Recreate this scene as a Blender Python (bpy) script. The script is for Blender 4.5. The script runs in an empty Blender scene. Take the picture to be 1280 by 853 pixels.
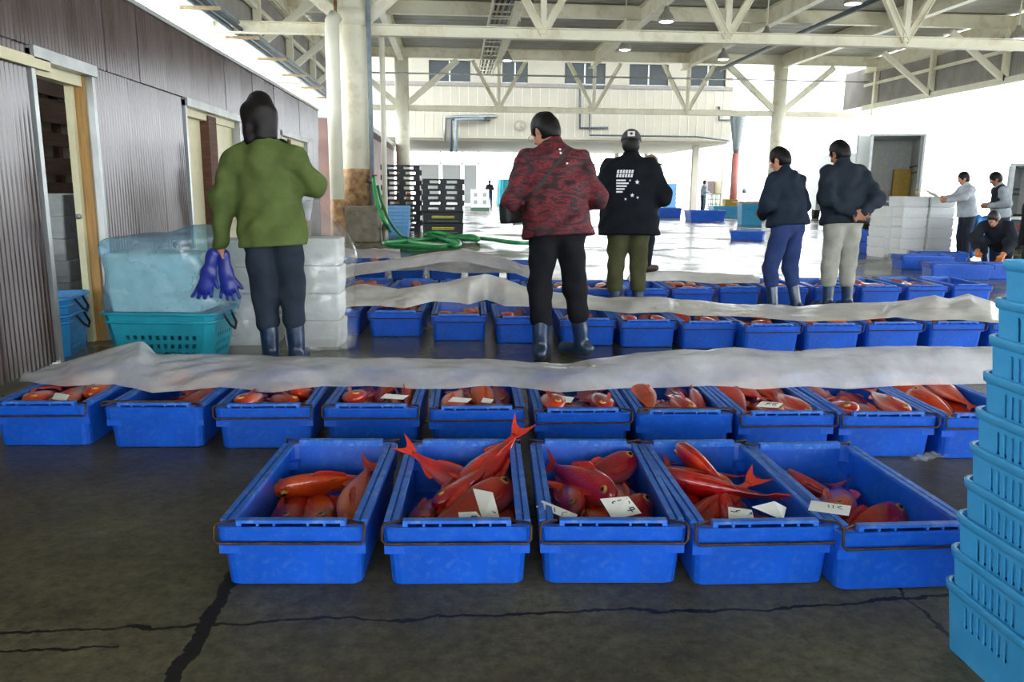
import bpy, bmesh, math, random
import numpy as np
from mathutils import Vector, Matrix, Quaternion, noise as mnoise

# ------------------------------------------------------------------ camera
IW, IH, F = 1280.0, 853.0, 995.0
CAM = Vector((0.0, 0.0, 1.22))
PITCH, YAW, ROLL = math.atan(191 / F), math.radians(4.3), math.radians(0.5)
_fw = Vector((math.sin(YAW) * math.cos(PITCH), math.cos(YAW) * math.cos(PITCH), -math.sin(PITCH)))
_rt = Vector((math.cos(YAW), -math.sin(YAW), 0))
_up = _rt.cross(_fw)
RT = _rt * math.cos(ROLL) + _up * math.sin(ROLL)
UP = _up * math.cos(ROLL) - _rt * math.sin(ROLL)
scene = bpy.context.scene
COL = scene.collection
cam_data = bpy.data.cameras.new('camera')
cam_data.sensor_fit = 'HORIZONTAL'
cam_data.sensor_width = 36.0
cam_data.lens = 36.0 * F / IW
cam_data.clip_start, cam_data.clip_end = 0.05, 400
cam = bpy.data.objects.new('camera', cam_data)
COL.objects.link(cam)
cam.matrix_world = Matrix(((RT.x, UP.x, -_fw.x, CAM.x), (RT.y, UP.y, -_fw.y, CAM.y), (RT.z, UP.z, -_fw.z, CAM.z), (0, 0, 0, 1)))
scene.camera = cam

# ------------------------------------------------------------------ world and exposure
world = bpy.data.worlds.new('overcast_sky')
scene.world = world
world.use_nodes = True
bg = world.node_tree.nodes['Background']
bg.inputs[0].default_value = (0.90, 0.96, 1.0, 1)
bg.inputs[1].default_value = 1.0
vs = scene.view_settings
vs.view_transform = 'Standard'
vs.look = 'None'
vs.gamma = 1
vs.use_curve_mapping = False
vs.exposure = 3.0
scene.cycles.max_bounces = 10
scene.cycles.diffuse_bounces = 5
scene.cycles.transparent_max_bounces = 16


def ray(x, y):
    return _fw + RT * ((x - IW / 2) / F) - UP * ((y - IH / 2) / F)


def P(x, y, z=0.0):
    """world point seen at photo pixel (x, y) on the level z"""
    d = ray(x, y)
    return CAM + d * ((z - CAM.z) / d.z)


def PY(x, y, Y):
    """world point seen at photo pixel (x, y) at the depth Y down the hall"""
    d = ray(x, y)
    return CAM + d * (Y / d.y)


def PX(x, y, X):
    d = ray(x, y)
    return CAM + d * (X / d.x)


# ------------------------------------------------------------------ materials
def srgb(c):
    if isinstance(c, str):
        c = [int(c[i:i + 2], 16) / 255 for i in (0, 2, 4)]
    return tuple(((v + .055) / 1.055) ** 2.4 if v > .04045 else v / 12.92 for v in c) + (1,)


MATS = {}


def mat(name, col, rough=.5, metal=0.0, var=.12, scale=12.0, bump=0.0, bscale=60.0, col2=None, spec=.5, coat=0.0, trans=0.0,
        dirt=None, dirt_amt=.5, dirt_scale=4.0, sss=0.0, alpha=1.0, stretch=None, emit=None):
    """procedural principled material: noise colour variation, optional second tone, dirt stains and fine relief"""
    if name in MATS:
        return MATS[name]
    m = bpy.data.materials.new(name)
    m.use_nodes = True
    nt = m.node_tree
    N, L = nt.nodes, nt.links
    b = N['Principled BSDF']
    c = srgb(col)
    tc = N.new('ShaderNodeTexCoord')
    vec = tc.outputs['Object']
    if stretch:
        mp = N.new('ShaderNodeMapping')
        mp.inputs['Scale'].default_value = stretch
        L.new(vec, mp.inputs[0])
        vec = mp.outputs[0]
    nz = N.new('ShaderNodeTexNoise')
    nz.inputs['Scale'].default_value = scale
    nz.inputs['Detail'].default_value = 5
    L.new(vec, nz.inputs['Vector'])
    ramp = N.new('ShaderNodeValToRGB')
    c2 = srgb(col2) if col2 else tuple(min(1, v * (1 + var)) for v in c[:3]) + (1,)
    c1 = c if col2 else tuple(v * (1 - var) for v in c[:3]) + (1,)
    ramp.color_ramp.elements[0].color, ramp.color_ramp.elements[1].color = c1, c2
    ramp.color_ramp.elements[0].position, ramp.color_ramp.elements[1].position = .35, .68
    L.new(nz.outputs['Fac'], ramp.inputs[0])
    colour = ramp.outputs[0]
    if dirt:
        n2 = N.new('ShaderNodeTexNoise')
        n2.inputs['Scale'].default_value = dirt_scale
        n2.inputs['Detail'].default_value = 8
        n2.inputs['Roughness'].default_value = .7
        L.new(vec, n2.inputs['Vector'])
        r2 = N.new('ShaderNodeValToRGB')
        r2.color_ramp.elements[0].position, r2.color_ramp.elements[1].position = .5, .72
        r2.color_ramp.elements[0].color = (0, 0, 0, 1)
        r2.color_ramp.elements[1].color = (dirt_amt, dirt_amt, dirt_amt, 1)
        L.new(n2.outputs['Fac'], r2.inputs[0])
        mx = N.new('ShaderNodeMix')
        mx.data_type = 'RGBA'
        L.new(r2.outputs[0], mx.inputs['Factor'])
        L.new(colour, mx.inputs['A'])
        mx.inputs['B'].default_value = srgb(dirt)
        colour = mx.outputs['Result']
    L.new(colour, b.inputs['Base Color'])
    b.inputs['Roughness'].default_value = rough
    b.inputs['Metallic'].default_value = metal
    b.inputs['Specular IOR Level'].default_value = spec
    b.inputs['Coat Weight'].default_value = coat
    b.inputs['Coat Roughness'].default_value = .08
    b.inputs['Transmission Weight'].default_value = trans
    b.inputs['Alpha'].default_value = alpha
    if sss:
        b.inputs['Subsurface Weight'].default_value = sss
        b.inputs['Subsurface Radius'].default_value = (.02, .01, .006)
    if emit:
        b.inputs['Emission Color'].default_value = srgb(emit[0])
        b.inputs['Emission Strength'].default_value = emit[1]
    if bump:
        n3 = N.new('ShaderNodeTexNoise')
        n3.inputs['Scale'].default_value = bscale
        n3.inputs['Detail'].default_value = 4
        L.new(vec, n3.inputs['Vector'])
        bp = N.new('ShaderNodeBump')
        bp.inputs['Strength'].default_value = bump
        bp.inputs['Distance'].default_value = .02
        L.new(n3.outputs['Fac'], bp.inputs['Height'])
        L.new(bp.outputs[0], b.inputs['Normal'])
    MATS[name] = m
    return m


def film(name, col, opacity, rough=.18, tl=.5):
    """thin milky plastic film: partly clear, partly diffusing, with a gloss"""
    m = bpy.data.materials.new(name)
    m.use_nodes = True
    nt = m.node_tree
    N, L = nt.nodes, nt.links
    out = N['Material Output']
    N.remove(N['Principled BSDF'])
    tc = N.new('ShaderNodeTexCoord')
    nz = N.new('ShaderNodeTexNoise')
    nz.inputs['Scale'].default_value = 5
    nz.inputs['Detail'].default_value = 5
    L.new(tc.outputs['Object'], nz.inputs['Vector'])
    df = N.new('ShaderNodeBsdfDiffuse')
    df.inputs[0].default_value = srgb(col)
    tr = N.new('ShaderNodeBsdfTranslucent')
    tr.inputs[0].default_value = srgb(col)
    m1 = N.new('ShaderNodeMixShader')
    m1.inputs[0].default_value = tl
    L.new(df.outputs[0], m1.inputs[1])
    L.new(tr.outputs[0], m1.inputs[2])
    cl = N.new('ShaderNodeBsdfTransparent')
    cl.inputs[0].default_value = srgb(col)
    m2 = N.new('ShaderNodeMixShader')
    mr = N.new('ShaderNodeMapRange')
    mr.inputs['From Min'].default_value, mr.inputs['From Max'].default_value = .3, .7
    mr.inputs['To Min'].default_value, mr.inputs['To Max'].default_value = max(0, opacity - .14), min(1, opacity + .14)
    L.new(nz.outputs['Fac'], mr.inputs['Value'])
    L.new(mr.outputs[0], m2.inputs[0])
    L.new(cl.outputs[0], m2.inputs[1])
    L.new(m1.outputs[0], m2.inputs[2])
    gl = N.new('ShaderNodeBsdfGlossy')
    gl.inputs['Roughness'].default_value = rough
    lw = N.new('ShaderNodeLayerWeight')
    lw.inputs[0].default_value = .5
    pw = N.new('ShaderNodeMath')
    pw.operation = 'POWER'
    pw.inputs[1].default_value = 3.5
    L.new(lw.outputs['Facing'], pw.inputs[0])
    fr = N.new('ShaderNodeMath')
    fr.operation = 'MULTIPLY_ADD'
    fr.inputs[1].default_value, fr.inputs[2].default_value = .45, .05
    L.new(pw.outputs[0], fr.inputs[0])
    n2 = N.new('ShaderNodeTexNoise')
    n2.inputs['Scale'].default_value = 11
    n2.inputs['Detail'].default_value = 3
    L.new(tc.outputs['Object'], n2.inputs['Vector'])
    bp = N.new('ShaderNodeBump')
    bp.inputs['Strength'].default_value = .6
    bp.inputs['Distance'].default_value = .03
    L.new(n2.outputs['Fac'], bp.inputs['Height'])
    L.new(bp.outputs[0], gl.inputs['Normal'])
    L.new(bp.outputs[0], df.inputs['Normal'])
    m3 = N.new('ShaderNodeMixShader')
    L.new(fr.outputs[0], m3.inputs[0])
    L.new(m2.outputs[0], m3.inputs[1])
    L.new(gl.outputs[0], m3.inputs[2])
    L.new(m3.outputs[0], out.inputs[0])
    MATS[name] = m
    return m


# ------------------------------------------------------------------ mesh helpers
def tag(o, label=None, cat=None, group=None, kind=None):
    for k, v in (('label', label), ('category', cat), ('group', group), ('kind', kind)):
        if v:
            o[k] = v
    return o


def empty(name, loc=(0, 0, 0), rz=0.0, label=None, cat=None, group=None, kind=None):
    o = bpy.data.objects.new(name, None)
    COL.objects.link(o)
    o.empty_display_size = .1
    o.location = loc
    o.rotation_euler = (0, 0, rz)
    return tag(o, label, cat, group, kind)


def link(name, me, parent=None, loc=None, rz=None):
    o = bpy.data.objects.new(name, me)
    COL.objects.link(o)
    if parent:
        o.parent = parent
    if loc is not None:
        o.location = loc
    if rz is not None:
        o.rotation_euler = (0, 0, rz)
    return o


def raw_mesh(name, v, f, m=None, smooth=False):
    me = bpy.data.meshes.new(name)
    me.from_pydata([tuple(p) for p in v], [], [tuple(q) for q in f])
    if m:
        for x in (m if isinstance(m, (list, tuple)) else [m]):
            me.materials.append(x)
    if smooth:
        me.polygons.foreach_set('use_smooth', [True] * len(me.polygons))
    me.update()
    return me


class MB:
    """collects simple shapes and links them as one mesh object"""

    def __init__(s):
        s.v, s.f, s.mi, s.sm = [], [], [], []

    def add(s, v, f, mi=0, smooth=False):
        n = len(s.v)
        s.v += [tuple(p) for p in v]
        s.f += [tuple(i + n for i in q) for q in f]
        s.mi += [mi] * len(f)
        s.sm += [smooth] * len(f)
        return s

    def box(s, lo, hi, mi=0):
        (a, b, c), (d, e, g) = lo, hi
        v = [(x, y, z) for z in (c, g) for y in (b, e) for x in (a, d)]
        return s.add(v, [(0, 2, 3, 1), (4, 5, 7, 6), (0, 1, 5, 4), (2, 6, 7, 3), (0, 4, 6, 2), (1, 3, 7, 5)], mi)

    def bar(s, a, b, w, h, mi=0, up=(0, 0, 1)):
        a, b = Vector(a), Vector(b)
        d = (b - a).normalized()
        u = Vector(up)
        if abs(d.dot(u)) > .98:
            u = Vector((0, 1, 0))
        r = d.cross(u).normalized()
        u = r.cross(d).normalized()
        v = []
        for p in (a, b):
            v += [p + r * (i * w / 2) + u * (j * h / 2) for i, j in ((-1, -1), (1, -1), (1, 1), (-1, 1))]
        return s.add(v, [(0, 1, 2, 3), (7, 6, 5, 4), (0, 4, 5, 1), (1, 5, 6, 2), (2, 6, 7, 3), (3, 7, 4, 0)], mi)

    def ibeam(s, a, b, w, h, t=.02, mi=0):
        """a rolled I-section from a to b"""
        a, b = Vector(a), Vector(b)
        d = (b - a).normalized()
        u = Vector((0, 0, 1))
        if abs(d.dot(u)) > .98:
            u = Vector((0, 1, 0))
        r = d.cross(u).normalized()
        u = r.cross(d).normalized()
        sec = [(-w, -h), (w, -h), (w, -h + 2 * t), (t, -h + 2 * t), (t, h - 2 * t), (w, h - 2 * t), (w, h), (-w, h),
               (-w, h - 2 * t), (-t, h - 2 * t), (-t, -h + 2 * t), (-w, -h + 2 * t)]
        v = [p + r * (x / 2) + u * (y / 2) for p in (a, b) for x, y in sec]
        n = 12
        f = [(i, (i + 1) % n, (i + 1) % n + n, i + n) for i in range(n)]
        f += [tuple(range(n))[::-1], tuple(range(n, 2 * n))]
        return s.add(v, f, mi)

    def tube(s, pts, r, n=8, mi=0, close=False, cap=True):
        pts = [Vector(p) for p in pts]
        rr = r if isinstance(r, (list, tuple)) else [r] * len(pts)
        v, f = [], []
        ref = None
        for i, p in enumerate(pts):
            if close:
                d = (pts[(i + 1) % len(pts)] - pts[i - 1])
            else:
                d = pts[min(i + 1, len(pts) - 1)] - pts[max(i - 1, 0)]
            d.normalize()
            if ref is None:
                ref = Vector((0, 0, 1)) if abs(d.z) < .9 else Vector((1, 0, 0))
            a = d.cross(ref).normalized()
            b = a.cross(d).normalized()
            ref = b
            v += [p + (a * math.cos(2 * math.pi * k / n) + b * math.sin(2 * math.pi * k / n)) * rr[i] for k in range(n)]
        m = len(pts)
        for i in range(m if close else m - 1):
            j = (i + 1) % m
            f += [(i * n + k, i * n + (k + 1) % n, j * n + (k + 1) % n, j * n + k) for k in range(n)]
        if cap and not close:
            f += [tuple(range(n))[::-1], tuple(range((m - 1) * n, m * n))]
        return s.add(v, f, mi, True)

    def lathe(s, prof, n=20, c=(0, 0, 0), mi=0, smooth=True):
        """profile of (radius, z) turned about the upright through c"""
        v = [(c[0] + r * math.cos(2 * math.pi * k / n), c[1] + r * math.sin(2 * math.pi * k / n), c[2] + z) for r, z in prof for k in range(n)]
        f = [(i * n + k, i * n + (k + 1) % n, (i + 1) * n + (k + 1) % n, (i + 1) * n + k) for i in range(len(prof) - 1) for k in range(n)]
        f += [tuple(range(n))[::-1], tuple(range((len(prof) - 1) * n, len(prof) * n))]
        return s.add(v, f, mi, smooth)

    def mesh(s, name, m):
        me = raw_mesh(name, s.v, s.f, m)
        me.polygons.foreach_set('material_index', s.mi)
        me.polygons.foreach_set('use_smooth', s.sm)
        return me

    def build(s, name, m, parent=None, loc=None, rz=None):
        return link(name, s.mesh(name, m), parent, loc, rz)


def bevel(o, w=.01, seg=2):
    md = o.modifiers.new('soft_edges', 'BEVEL')
    md.width, md.segments, md.limit_method = w, seg, 'ANGLE'
    return o


def copy_tree(o, parent=None):
    c = o.copy()
    COL.objects.link(c)
    c.parent = parent
    for ch in o.children:
        copy_tree(ch, c)
    return c


def rrect(w, l, r, n=3):
    """points of a rounded rectangle, anticlockwise"""
    out = []
    for cx, cy, a0 in ((w / 2 - r, l / 2 - r, 0), (-w / 2 + r, l / 2 - r, 90), (-w / 2 + r, -l / 2 + r, 180), (w / 2 - r, -l / 2 + r, 270)):
        for k in range(n + 1):
            a = math.radians(a0 + 90 * k / n)
            out.append((cx + r * math.cos(a), cy + r * math.sin(a)))
    return out


def loft(loops, n=3, cap0=True, cap1=True):
    """loops of (width, length, z, corner radius) skinned together"""
    v, f = [], []
    m = 4 * (n + 1)
    for w, l, z, r in loops:
        v += [(x, y, z) for x, y in rrect(w, l, r, n)]
    for i in range(len(loops) - 1):
        f += [(i * m + k, i * m + (k + 1) % m, (i + 1) * m + (k + 1) % m, (i + 1) * m + k) for k in range(m)]
    if cap0:
        f.append(tuple(range(m))[::-1])
    if cap1:
        f.append(tuple(range((len(loops) - 1) * m, len(loops) * m)))
    return v, f


def pierced_tub(w0, l0, w1, l1, z0, z1, r, nx, ny, nz, hole, floor=True):
    """a tapering basket wall as a grid of quads with the quads for which hole(side, i, j, n) is true left open"""
    def ring(w, l):
        pts = []
        cs = [(w / 2 - r, l / 2, -1, 0, nx, w - 2 * r), (-w / 2, l / 2 - r, 0, -1, ny, l - 2 * r),
              (-w / 2 + r, -l / 2, 1, 0, nx, w - 2 * r), (w / 2, -l / 2 + r, 0, 1, ny, l - 2 * r)]
        for x, y, dx, dy, n, ln in cs:
            for k in range(n + 1):
                pts.append((x + dx * ln * k / n, y + dy * ln * k / n))
        return pts
    v, f = [], []
    for j in range(nz + 1):
        t = j / nz
        v += [(x, y, z0 + (z1 - z0) * t) for x, y in ring(w0 + (w1 - w0) * t, l0 + (l1 - l0) * t)]
    m = len(v) // (nz + 1)
    side_of, idx = [], []
    for s, n in enumerate((nx, ny, nx, ny)):
        for k in range(n):
            side_of.append(s)
            idx.append((k, n))
        side_of.append(-1)
        idx.append((0, 1))
    for j in range(nz):
        for k in range(m):
            if side_of[k] >= 0 and hole(side_of[k], idx[k][0], j, idx[k][1]):
                continue
            f.append((j * m + k, j * m + (k + 1) % m, (j + 1) * m + (k + 1) % m, (j + 1) * m + k))
    if floor:
        f.append(tuple(range(m))[::-1])
    return v, f


def solid(o, t):
    md = o.modifiers.new('wall_thickness', 'SOLIDIFY')
    md.thickness = t
    md.offset = 0
    return o


def interp(pts, x):
    xs = [p[0] for p in pts]
    return float(np.interp(x, xs, [p[1] for p in pts]))

# ================================================================== SETTING
XL, XR, XC1, XC2 = -5.2, 19.0, -2.15, 14.6
T1, T2 = 18.6, 36.0
WX, WTOP = -2.73, 2.74
DECK = 7.12
cream = mat('cream_paint', 'efebd6', .45, var=.04, scale=2, dirt='b08a50', dirt_amt=.5, dirt_scale=1.6, bump=.05)
cream_clean = mat('cream_paint_clean', 'e6e3d2', .5, var=.05, scale=3)
rust = mat('rusty_steel', '6e4a30', .75, var=.4, scale=6, col2='b89468', bump=.3, bscale=40)
concrete = mat('pedestal_concrete', '8d8576', .8, var=.2, scale=5, dirt='5a4a38', dirt_amt=.7, dirt_scale=3, bump=.3)
deck_m = mat('roof_deck', 'b4b4b0', .6, var=.08, scale=1.5, dirt='7c7468', dirt_amt=.3, dirt_scale=1)
siding_m = mat('grey_siding', '9c9894', .55, var=.1, scale=1.5, dirt='80746a', dirt_amt=.4, dirt_scale=.8)
white_wall = mat('white_wall', 'b4afa0', .6, var=.04, scale=1, dirt='c2b8a4', dirt_amt=.4, dirt_scale=.5)
dark_steel = mat('dark_pipe', '4a5560', .4, metal=.3, var=.15, scale=8)
pipe_blue = mat('blue_grey_pipe', '8793a0', .4, var=.15, scale=6)
galv = mat('galvanised', 'a9acac', .35, metal=.7, var=.15, scale=5)
wood_y = mat('yellow_wood', 'a67d42', .5, var=.2, scale=6, stretch=(8, 8, .6), bump=.1)
wood_d = mat('dark_board', '5a3826', .7, var=.3, scale=5, stretch=(1, .6, 8), bump=.2)
door_cream = mat('door_cream', 'dcd4ae', .5, var=.06, scale=3, dirt='b8a878', dirt_amt=.4)
glass_dark = mat('dark_glass', '232e30', .25, var=.4, scale=.6, spec=.3)


def wet_floor():
    m = bpy.data.materials.new('wet_concrete')
    m.use_nodes = True
    N, L = m.node_tree.nodes, m.node_tree.links
    b = N['Principled BSDF']
    tc = N.new('ShaderNodeTexCoord')

    def noise(scale, detail=6, rough=.6, vec=None, dist=0):
        n = N.new('ShaderNodeTexNoise')
        n.inputs['Scale'].default_value = scale
        n.inputs['Detail'].default_value = detail
        n.inputs['Roughness'].default_value = rough
        n.inputs['Distortion'].default_value = dist
        L.new(vec or tc.outputs['Object'], n.inputs['Vector'])
        return n.outputs['Fac']

    def ramp(fac, stops):
        r = N.new('ShaderNodeValToRGB')
        while len(r.color_ramp.elements) < len(stops):
            r.color_ramp.elements.new(.5)
        for e, (p, c) in zip(r.color_ramp.elements, stops):
            e.position = p
            e.color = c if len(c) == 4 else tuple(c) + (1,)
        L.new(fac, r.inputs[0])
        return r.outputs[0]

    def math_(op, a, c=None):
        n = N.new('ShaderNodeMath')
        n.operation = op
        for k, s in enumerate((a, c)):
            if s is None:
                continue
            if isinstance(s, (int, float)):
                n.inputs[k].default_value = s
            else:
                L.new(s, n.inputs[k])
        return n.outputs[0]

    def mix(f, a, c):
        n = N.new('ShaderNodeMix')
        n.data_type = 'RGBA'
        L.new(f, n.inputs['Factor'])
        for s, k in ((a, 'A'), (c, 'B')):
            if isinstance(s, tuple):
                n.inputs[k].default_value = s
            else:
                L.new(s, n.inputs[k])
        return n.outputs['Result']
    base = ramp(noise(1.3, 8, .65), [(.3, srgb('3c3a2c')), (.52, srgb('5a5743')), (.72, srgb('706d56'))])
    stain = ramp(noise(.8, 10, .75, dist=.6), [(.52, (0, 0, 0)), (.66, (.7, .7, .7))])
    col = mix(stain, base, srgb('322819'))
    speck = ramp(noise(90, 2), [(.62, (0, 0, 0)), (.75, (.35, .35, .35))])
    col = mix(speck, col, srgb('8a8770'))
    grain = ramp(noise(22, 12, .8), [(.36, (.55, .55, .55)), (.64, (1.5, 1.45, 1.35))])
    gm = N.new('ShaderNodeMix')
    gm.data_type, gm.blend_type = 'RGBA', 'MULTIPLY'
    gm.inputs['Factor'].default_value = 1
    L.new(col, gm.inputs['A'])
    L.new(grain, gm.inputs['B'])
    col = gm.outputs['Result']
    # expansion joints and cracks, running along and across the hall, wandering with the noise
    sep = N.new('ShaderNodeSeparateXYZ')
    L.new(tc.outputs['Object'], sep.inputs[0])
    wob = math_('MULTIPLY', math_('SUBTRACT', noise(1.6, 5, .6), .5), .22)
    fine = math_('MULTIPLY', math_('SUBTRACT', noise(9, 4, .7), .5), .05)
    wob = math_('ADD', wob, fine)
    cr = None
    for axis, at, w, lo, hi in ((1, 2.12, .007, -8, 12), (1, 2.03, .005, -8, -.9), (0, -.70, .022, -6, 3.6), (1, 6.05, .006, -8, 20), (0, -.95, .006, 5.2, 9),
                                (0, 1.35, .004, 1, 3), (1, 12.5, .01, -8, 20), (0, 3.4, .008, 4, 40)):
        d = math_('ABSOLUTE', math_('SUBTRACT', math_('ADD', sep.outputs[axis], wob), at))
        line = math_('LESS_THAN', d, w)
        oth = sep.outputs[1 - axis]
        line = math_('MULTIPLY', line, math_('MULTIPLY', math_('GREATER_THAN', oth, lo), math_('LESS_THAN', oth, hi)))
        cr = line if cr is None else math_('MAXIMUM', cr, line)
    col = mix(cr, col, srgb('15130f'))
    L.new(col, b.inputs['Base Color'])
    wet = ramp(noise(.55, 6, .6, dist=.4), [(.36, (.05, .05, .05)), (.5, (.16, .16, .16)), (.66, (.42, .42, .42))])
    dry = N.new('ShaderNodeMapRange')
    dry.inputs['From Min'].default_value, dry.inputs['From Max'].default_value = 2.6, 5.0
    dry.inputs['To Min'].default_value, dry.inputs['To Max'].default_value = .42, 0.0
    L.new(sep.outputs[1], dry.inputs['Value'])
    L.new(math_('ADD', wet, dry.outputs[0]), b.inputs['Roughness'])
    b.inputs['Specular IOR Level'].default_value = .35
    h = math_('ADD', math_('MULTIPLY', noise(35, 6, .7), .25), math_('MULTIPLY', noise(4, 3), .6))
    h = math_('SUBTRACT', h, math_('MULTIPLY', cr, .8))
    bp = N.new('ShaderNodeBump')
    bp.inputs['Strength'].default_value = .4
    bp.inputs['Distance'].default_value = .02
    L.new(h, bp.inputs['Height'])
    L.new(bp.outputs[0], b.inputs['Normal'])
    return m


mb = MB()
mb.box((-9, -18, -.25), (22, 62, 0))
tag(mb.build('floor', wet_floor()), 'wet dark grey concrete floor of the market hall', 'floor', kind='structure')
mb = MB()
mb.box((-160, -60, -.5), (220, 320, -.06))
tag(mb.build('ground_outside', mat('yard_concrete', 'c4c4be', .6, var=.1, scale=.3)), 'pale concrete yard around the market hall', 'ground', kind='structure')


def corrugated(y0, y1, z0, z1, pitch, depth, n=4):
    """a ribbed sheet standing in the y-z plane, ribs upright"""
    k = max(1, round((y1 - y0) / pitch)) * n
    v, f = [], []
    for i in range(k + 1):
        y = y0 + (y1 - y0) * i / k
        x = depth * math.sin(2 * math.pi * i / n + .4)
        v += [(x, y, z0), (x, y, z1)]
    f = [(2 * i, 2 * i + 2, 2 * i + 3, 2 * i + 1) for i in range(k)]
    return v, f


# ---- roof deck with ribs across the hall
v, f = [], []
k = int((37.2 + 18) / .15)
for i in range(k + 1):
    y = -18 + i * .15
    z = DECK + (0, .04, .04, 0)[i % 4]
    v += [(XL, y, z), (XR, y, z)]
f = [(2 * i, 2 * i + 2, 2 * i + 3, 2 * i + 1) for i in range(k)]
ceiling = tag(link('ceiling', raw_mesh('ceiling', v, f, deck_m)), 'grey ribbed metal roof deck on pale steel beams', 'ceiling', kind='structure')
NODES = [XC1 + (XC2 - XC1) * k / 4 for k in range(5)]
for y in (-16, -7, 1.4, 9.9, T1, 27.3, T2):
    MB().ibeam((XL, y, DECK - .22), (XR, y, DECK - .22), .2, .42).build('cross_beam', cream, ceiling)
for y in (5.6, 14.3, 22.9, 31.7):
    MB().ibeam((XL, y, DECK - .1), (XR, y, DECK - .1), .1, .2).build('purlin', cream, ceiling)
for x in [XL] + NODES + [XR]:
    MB().ibeam((x, -18, DECK - .32), (x, 37, DECK - .32), .24, .56).build('long_beam', cream, ceiling)


# added roof and struts out of view, keep sky light off the far building
MB().box((XL, 37.3, 9.6), (XR, 46.2, 9.75)).build('unseen_shade_roof', deck_m, ceiling)
for x in (XL + .2, XC1, XC2, XR - .2):
    MB().bar((x, 37.6, DECK - .2), (x, 37.6, 9.6), .2, .2).build('shade_roof_strut', cream, ceiling)

# ---- roof trusses
def truss(Y, label):
    t = empty('roof_truss', (0, Y, 0), label=label, cat='truss', group='steel roof trusses', kind='structure')
    zb, zt = 4.6, DECK - .5
    MB().ibeam((XL, 0, zb), (XR, 0, zb), .2, .24).build('bottom_chord', cream, t)
    for i, x in enumerate(NODES[1:-1]):
        MB().bar((x, 0, zb), (x, 0, zt), .13, .13).build('web_post', cream, t)
        for s in (-1, 1):
            MB().ibeam((x, s * .02, zb), (x + s * 1.15, s * .02, zt), .14, .16, .02).build('web_diagonal', cream, t)
    for x in (XC1, XC2):
        for s in (-1, 1):
            MB().bar((x + s * .15, 0, zb + .1), (x + s * 2.4, 0, zt), .22, .24).build('knee_brace', cream, t)
    for x, s in ((XL, 1), (XR, -1)):
        MB().bar((x, 0, zb), (x, 0, zt), .18, .18).build('web_post', cream, t)
    return t


truss(T1, 'cream steel roof truss over the column with the green hose')
truss(T2, 'cream steel roof truss in front of the white upper building')
truss(1.4, 'cream steel roof truss overhead')


# ---- siding above the open sides, with rails, posts and knee braces
def side_wall(name, X, s, label, zb):
    w = empty(name, (X, 0, 0), label=label, cat='wall', kind='structure')
    y = -17.18
    me = None
    while y < 36.5:
        if me is None:
            vv, ff = corrugated(0, 4.34, zb + .1, DECK - .3, .14, .02, 4)
            me = raw_mesh('siding_sheet', [(p[0] + .14 * s, p[1], p[2]) for p in vv], ff, siding_m)
        link('siding_sheet', me, w, (0, y, 0))
        y += 4.34
    MB().bar((0, -17, zb), (0, 37, zb), .14, .22).build('bottom_rail', cream_clean, w)
    MB().bar((0, -17, zb + 1.0), (0, 37, zb + 1.0), .1, .12).build('rail', cream, w)
    MB().bar((0, -17, zb + 1.65), (0, 37, zb + 1.65), .1, .12).build('rail', cream, w)
    y = 36 - 4.34 * 10
    while y < 37:
        if abs(y - T1) > 1 and abs(y - T2) > .6:
            MB().bar((-.02 * s, y, zb), (-.02 * s, y, DECK - .3), .2, .16).build('wall_post', cream, w)
            MB().bar((-.05 * s, y, zb + .05), (-2.1 * s, y, DECK - .55), .16, .18).build('knee_brace', cream_clean, w)
        y += 4.34
    return w


side_wall('wall_right', XR, 1, 'grey ribbed siding above the open bright side of the hall', 5.0)
side_wall('wall_left_upper', XL, -1, 'grey ribbed siding high above the brown shed', 4.9)


# ---- columns
def column(X, Y, r, label, big):
    c = empty('column', (X, Y, 0), label=label, cat='column', kind='structure')
    if big:
        MB().lathe([(r, .85), (r, DECK - .4)], 28).build('shaft', cream, c)
        MB().lathe([(r + .03, .8), (r + .03, 1.55), (r + .005, 1.62)], 28).build('base_sleeve', rust, c)
        o = MB().box((-.47, -.47, 0), (.47, .47, .8)).build('pedestal', concrete, c)
        bevel(o, .02)
        MB().lathe([(r + .06, 4.65), (r + .06, 5.0)], 28).build('node_collar', cream, c)
    else:
        MB().lathe([(r, .5), (r, DECK - .4)], 24).build('shaft', cream, c)
        o = MB().box((-.4, -.4, 0), (.4, .4, .6)).build('pedestal', concrete, c)
        MB().lathe([(r + .02, .6), (r + .02, 1.0)], 24).build('base_sleeve', rust, c)
    return c


column(XC1, T1, .31, 'thick cream column with a rusty foot on a concrete block', True)
column(XC1, T2, .3, 'cream column behind the black pallet stacks', False)
column(XC2, T2, .3, 'pale column standing in the bright opening', False)

# pipes up the first column
c = PY(423, 290, T1 - .75)
o = empty('drain_pipe', (c.x, c.y, 0), label='white downpipe with a rusty foot beside the thick column', cat='pipe')
MB().tube([(0, 0, .9), (0, 0, 4.5), (.0, .03, 4.62), (.08, .1, 4.75)], .15, 14).build('pipe', cream_clean, o)
MB().tube([(0, 0, 0), (0, 0, .95)], .155, 14).build('rusty_foot', rust, o)
tag(MB().tube([(XC1 - .3, T1 - .51, 0), (XC1 - .3, T1 - .51, 6.5)], .035, 8).build('conduit', rust), 'thin rusty conduit running up beside the thick column', 'pipe')
tag(MB().tube([(XC1 + .36, T1 - .22, .81), (XC1 + .36, T1 - .22, 6.6)], .05, 8).build('conduit', pipe_blue), 'thin blue-grey conduit clipped to the thick column', 'pipe')
tag(MB().tube([(XC1 + .6, T1 + .2, 0), (XC1 + .6, T1 + .2, 4.7)], .06, 8).build('conduit', cream_clean), 'thin white standpipe behind the thick column', 'pipe')

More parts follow.
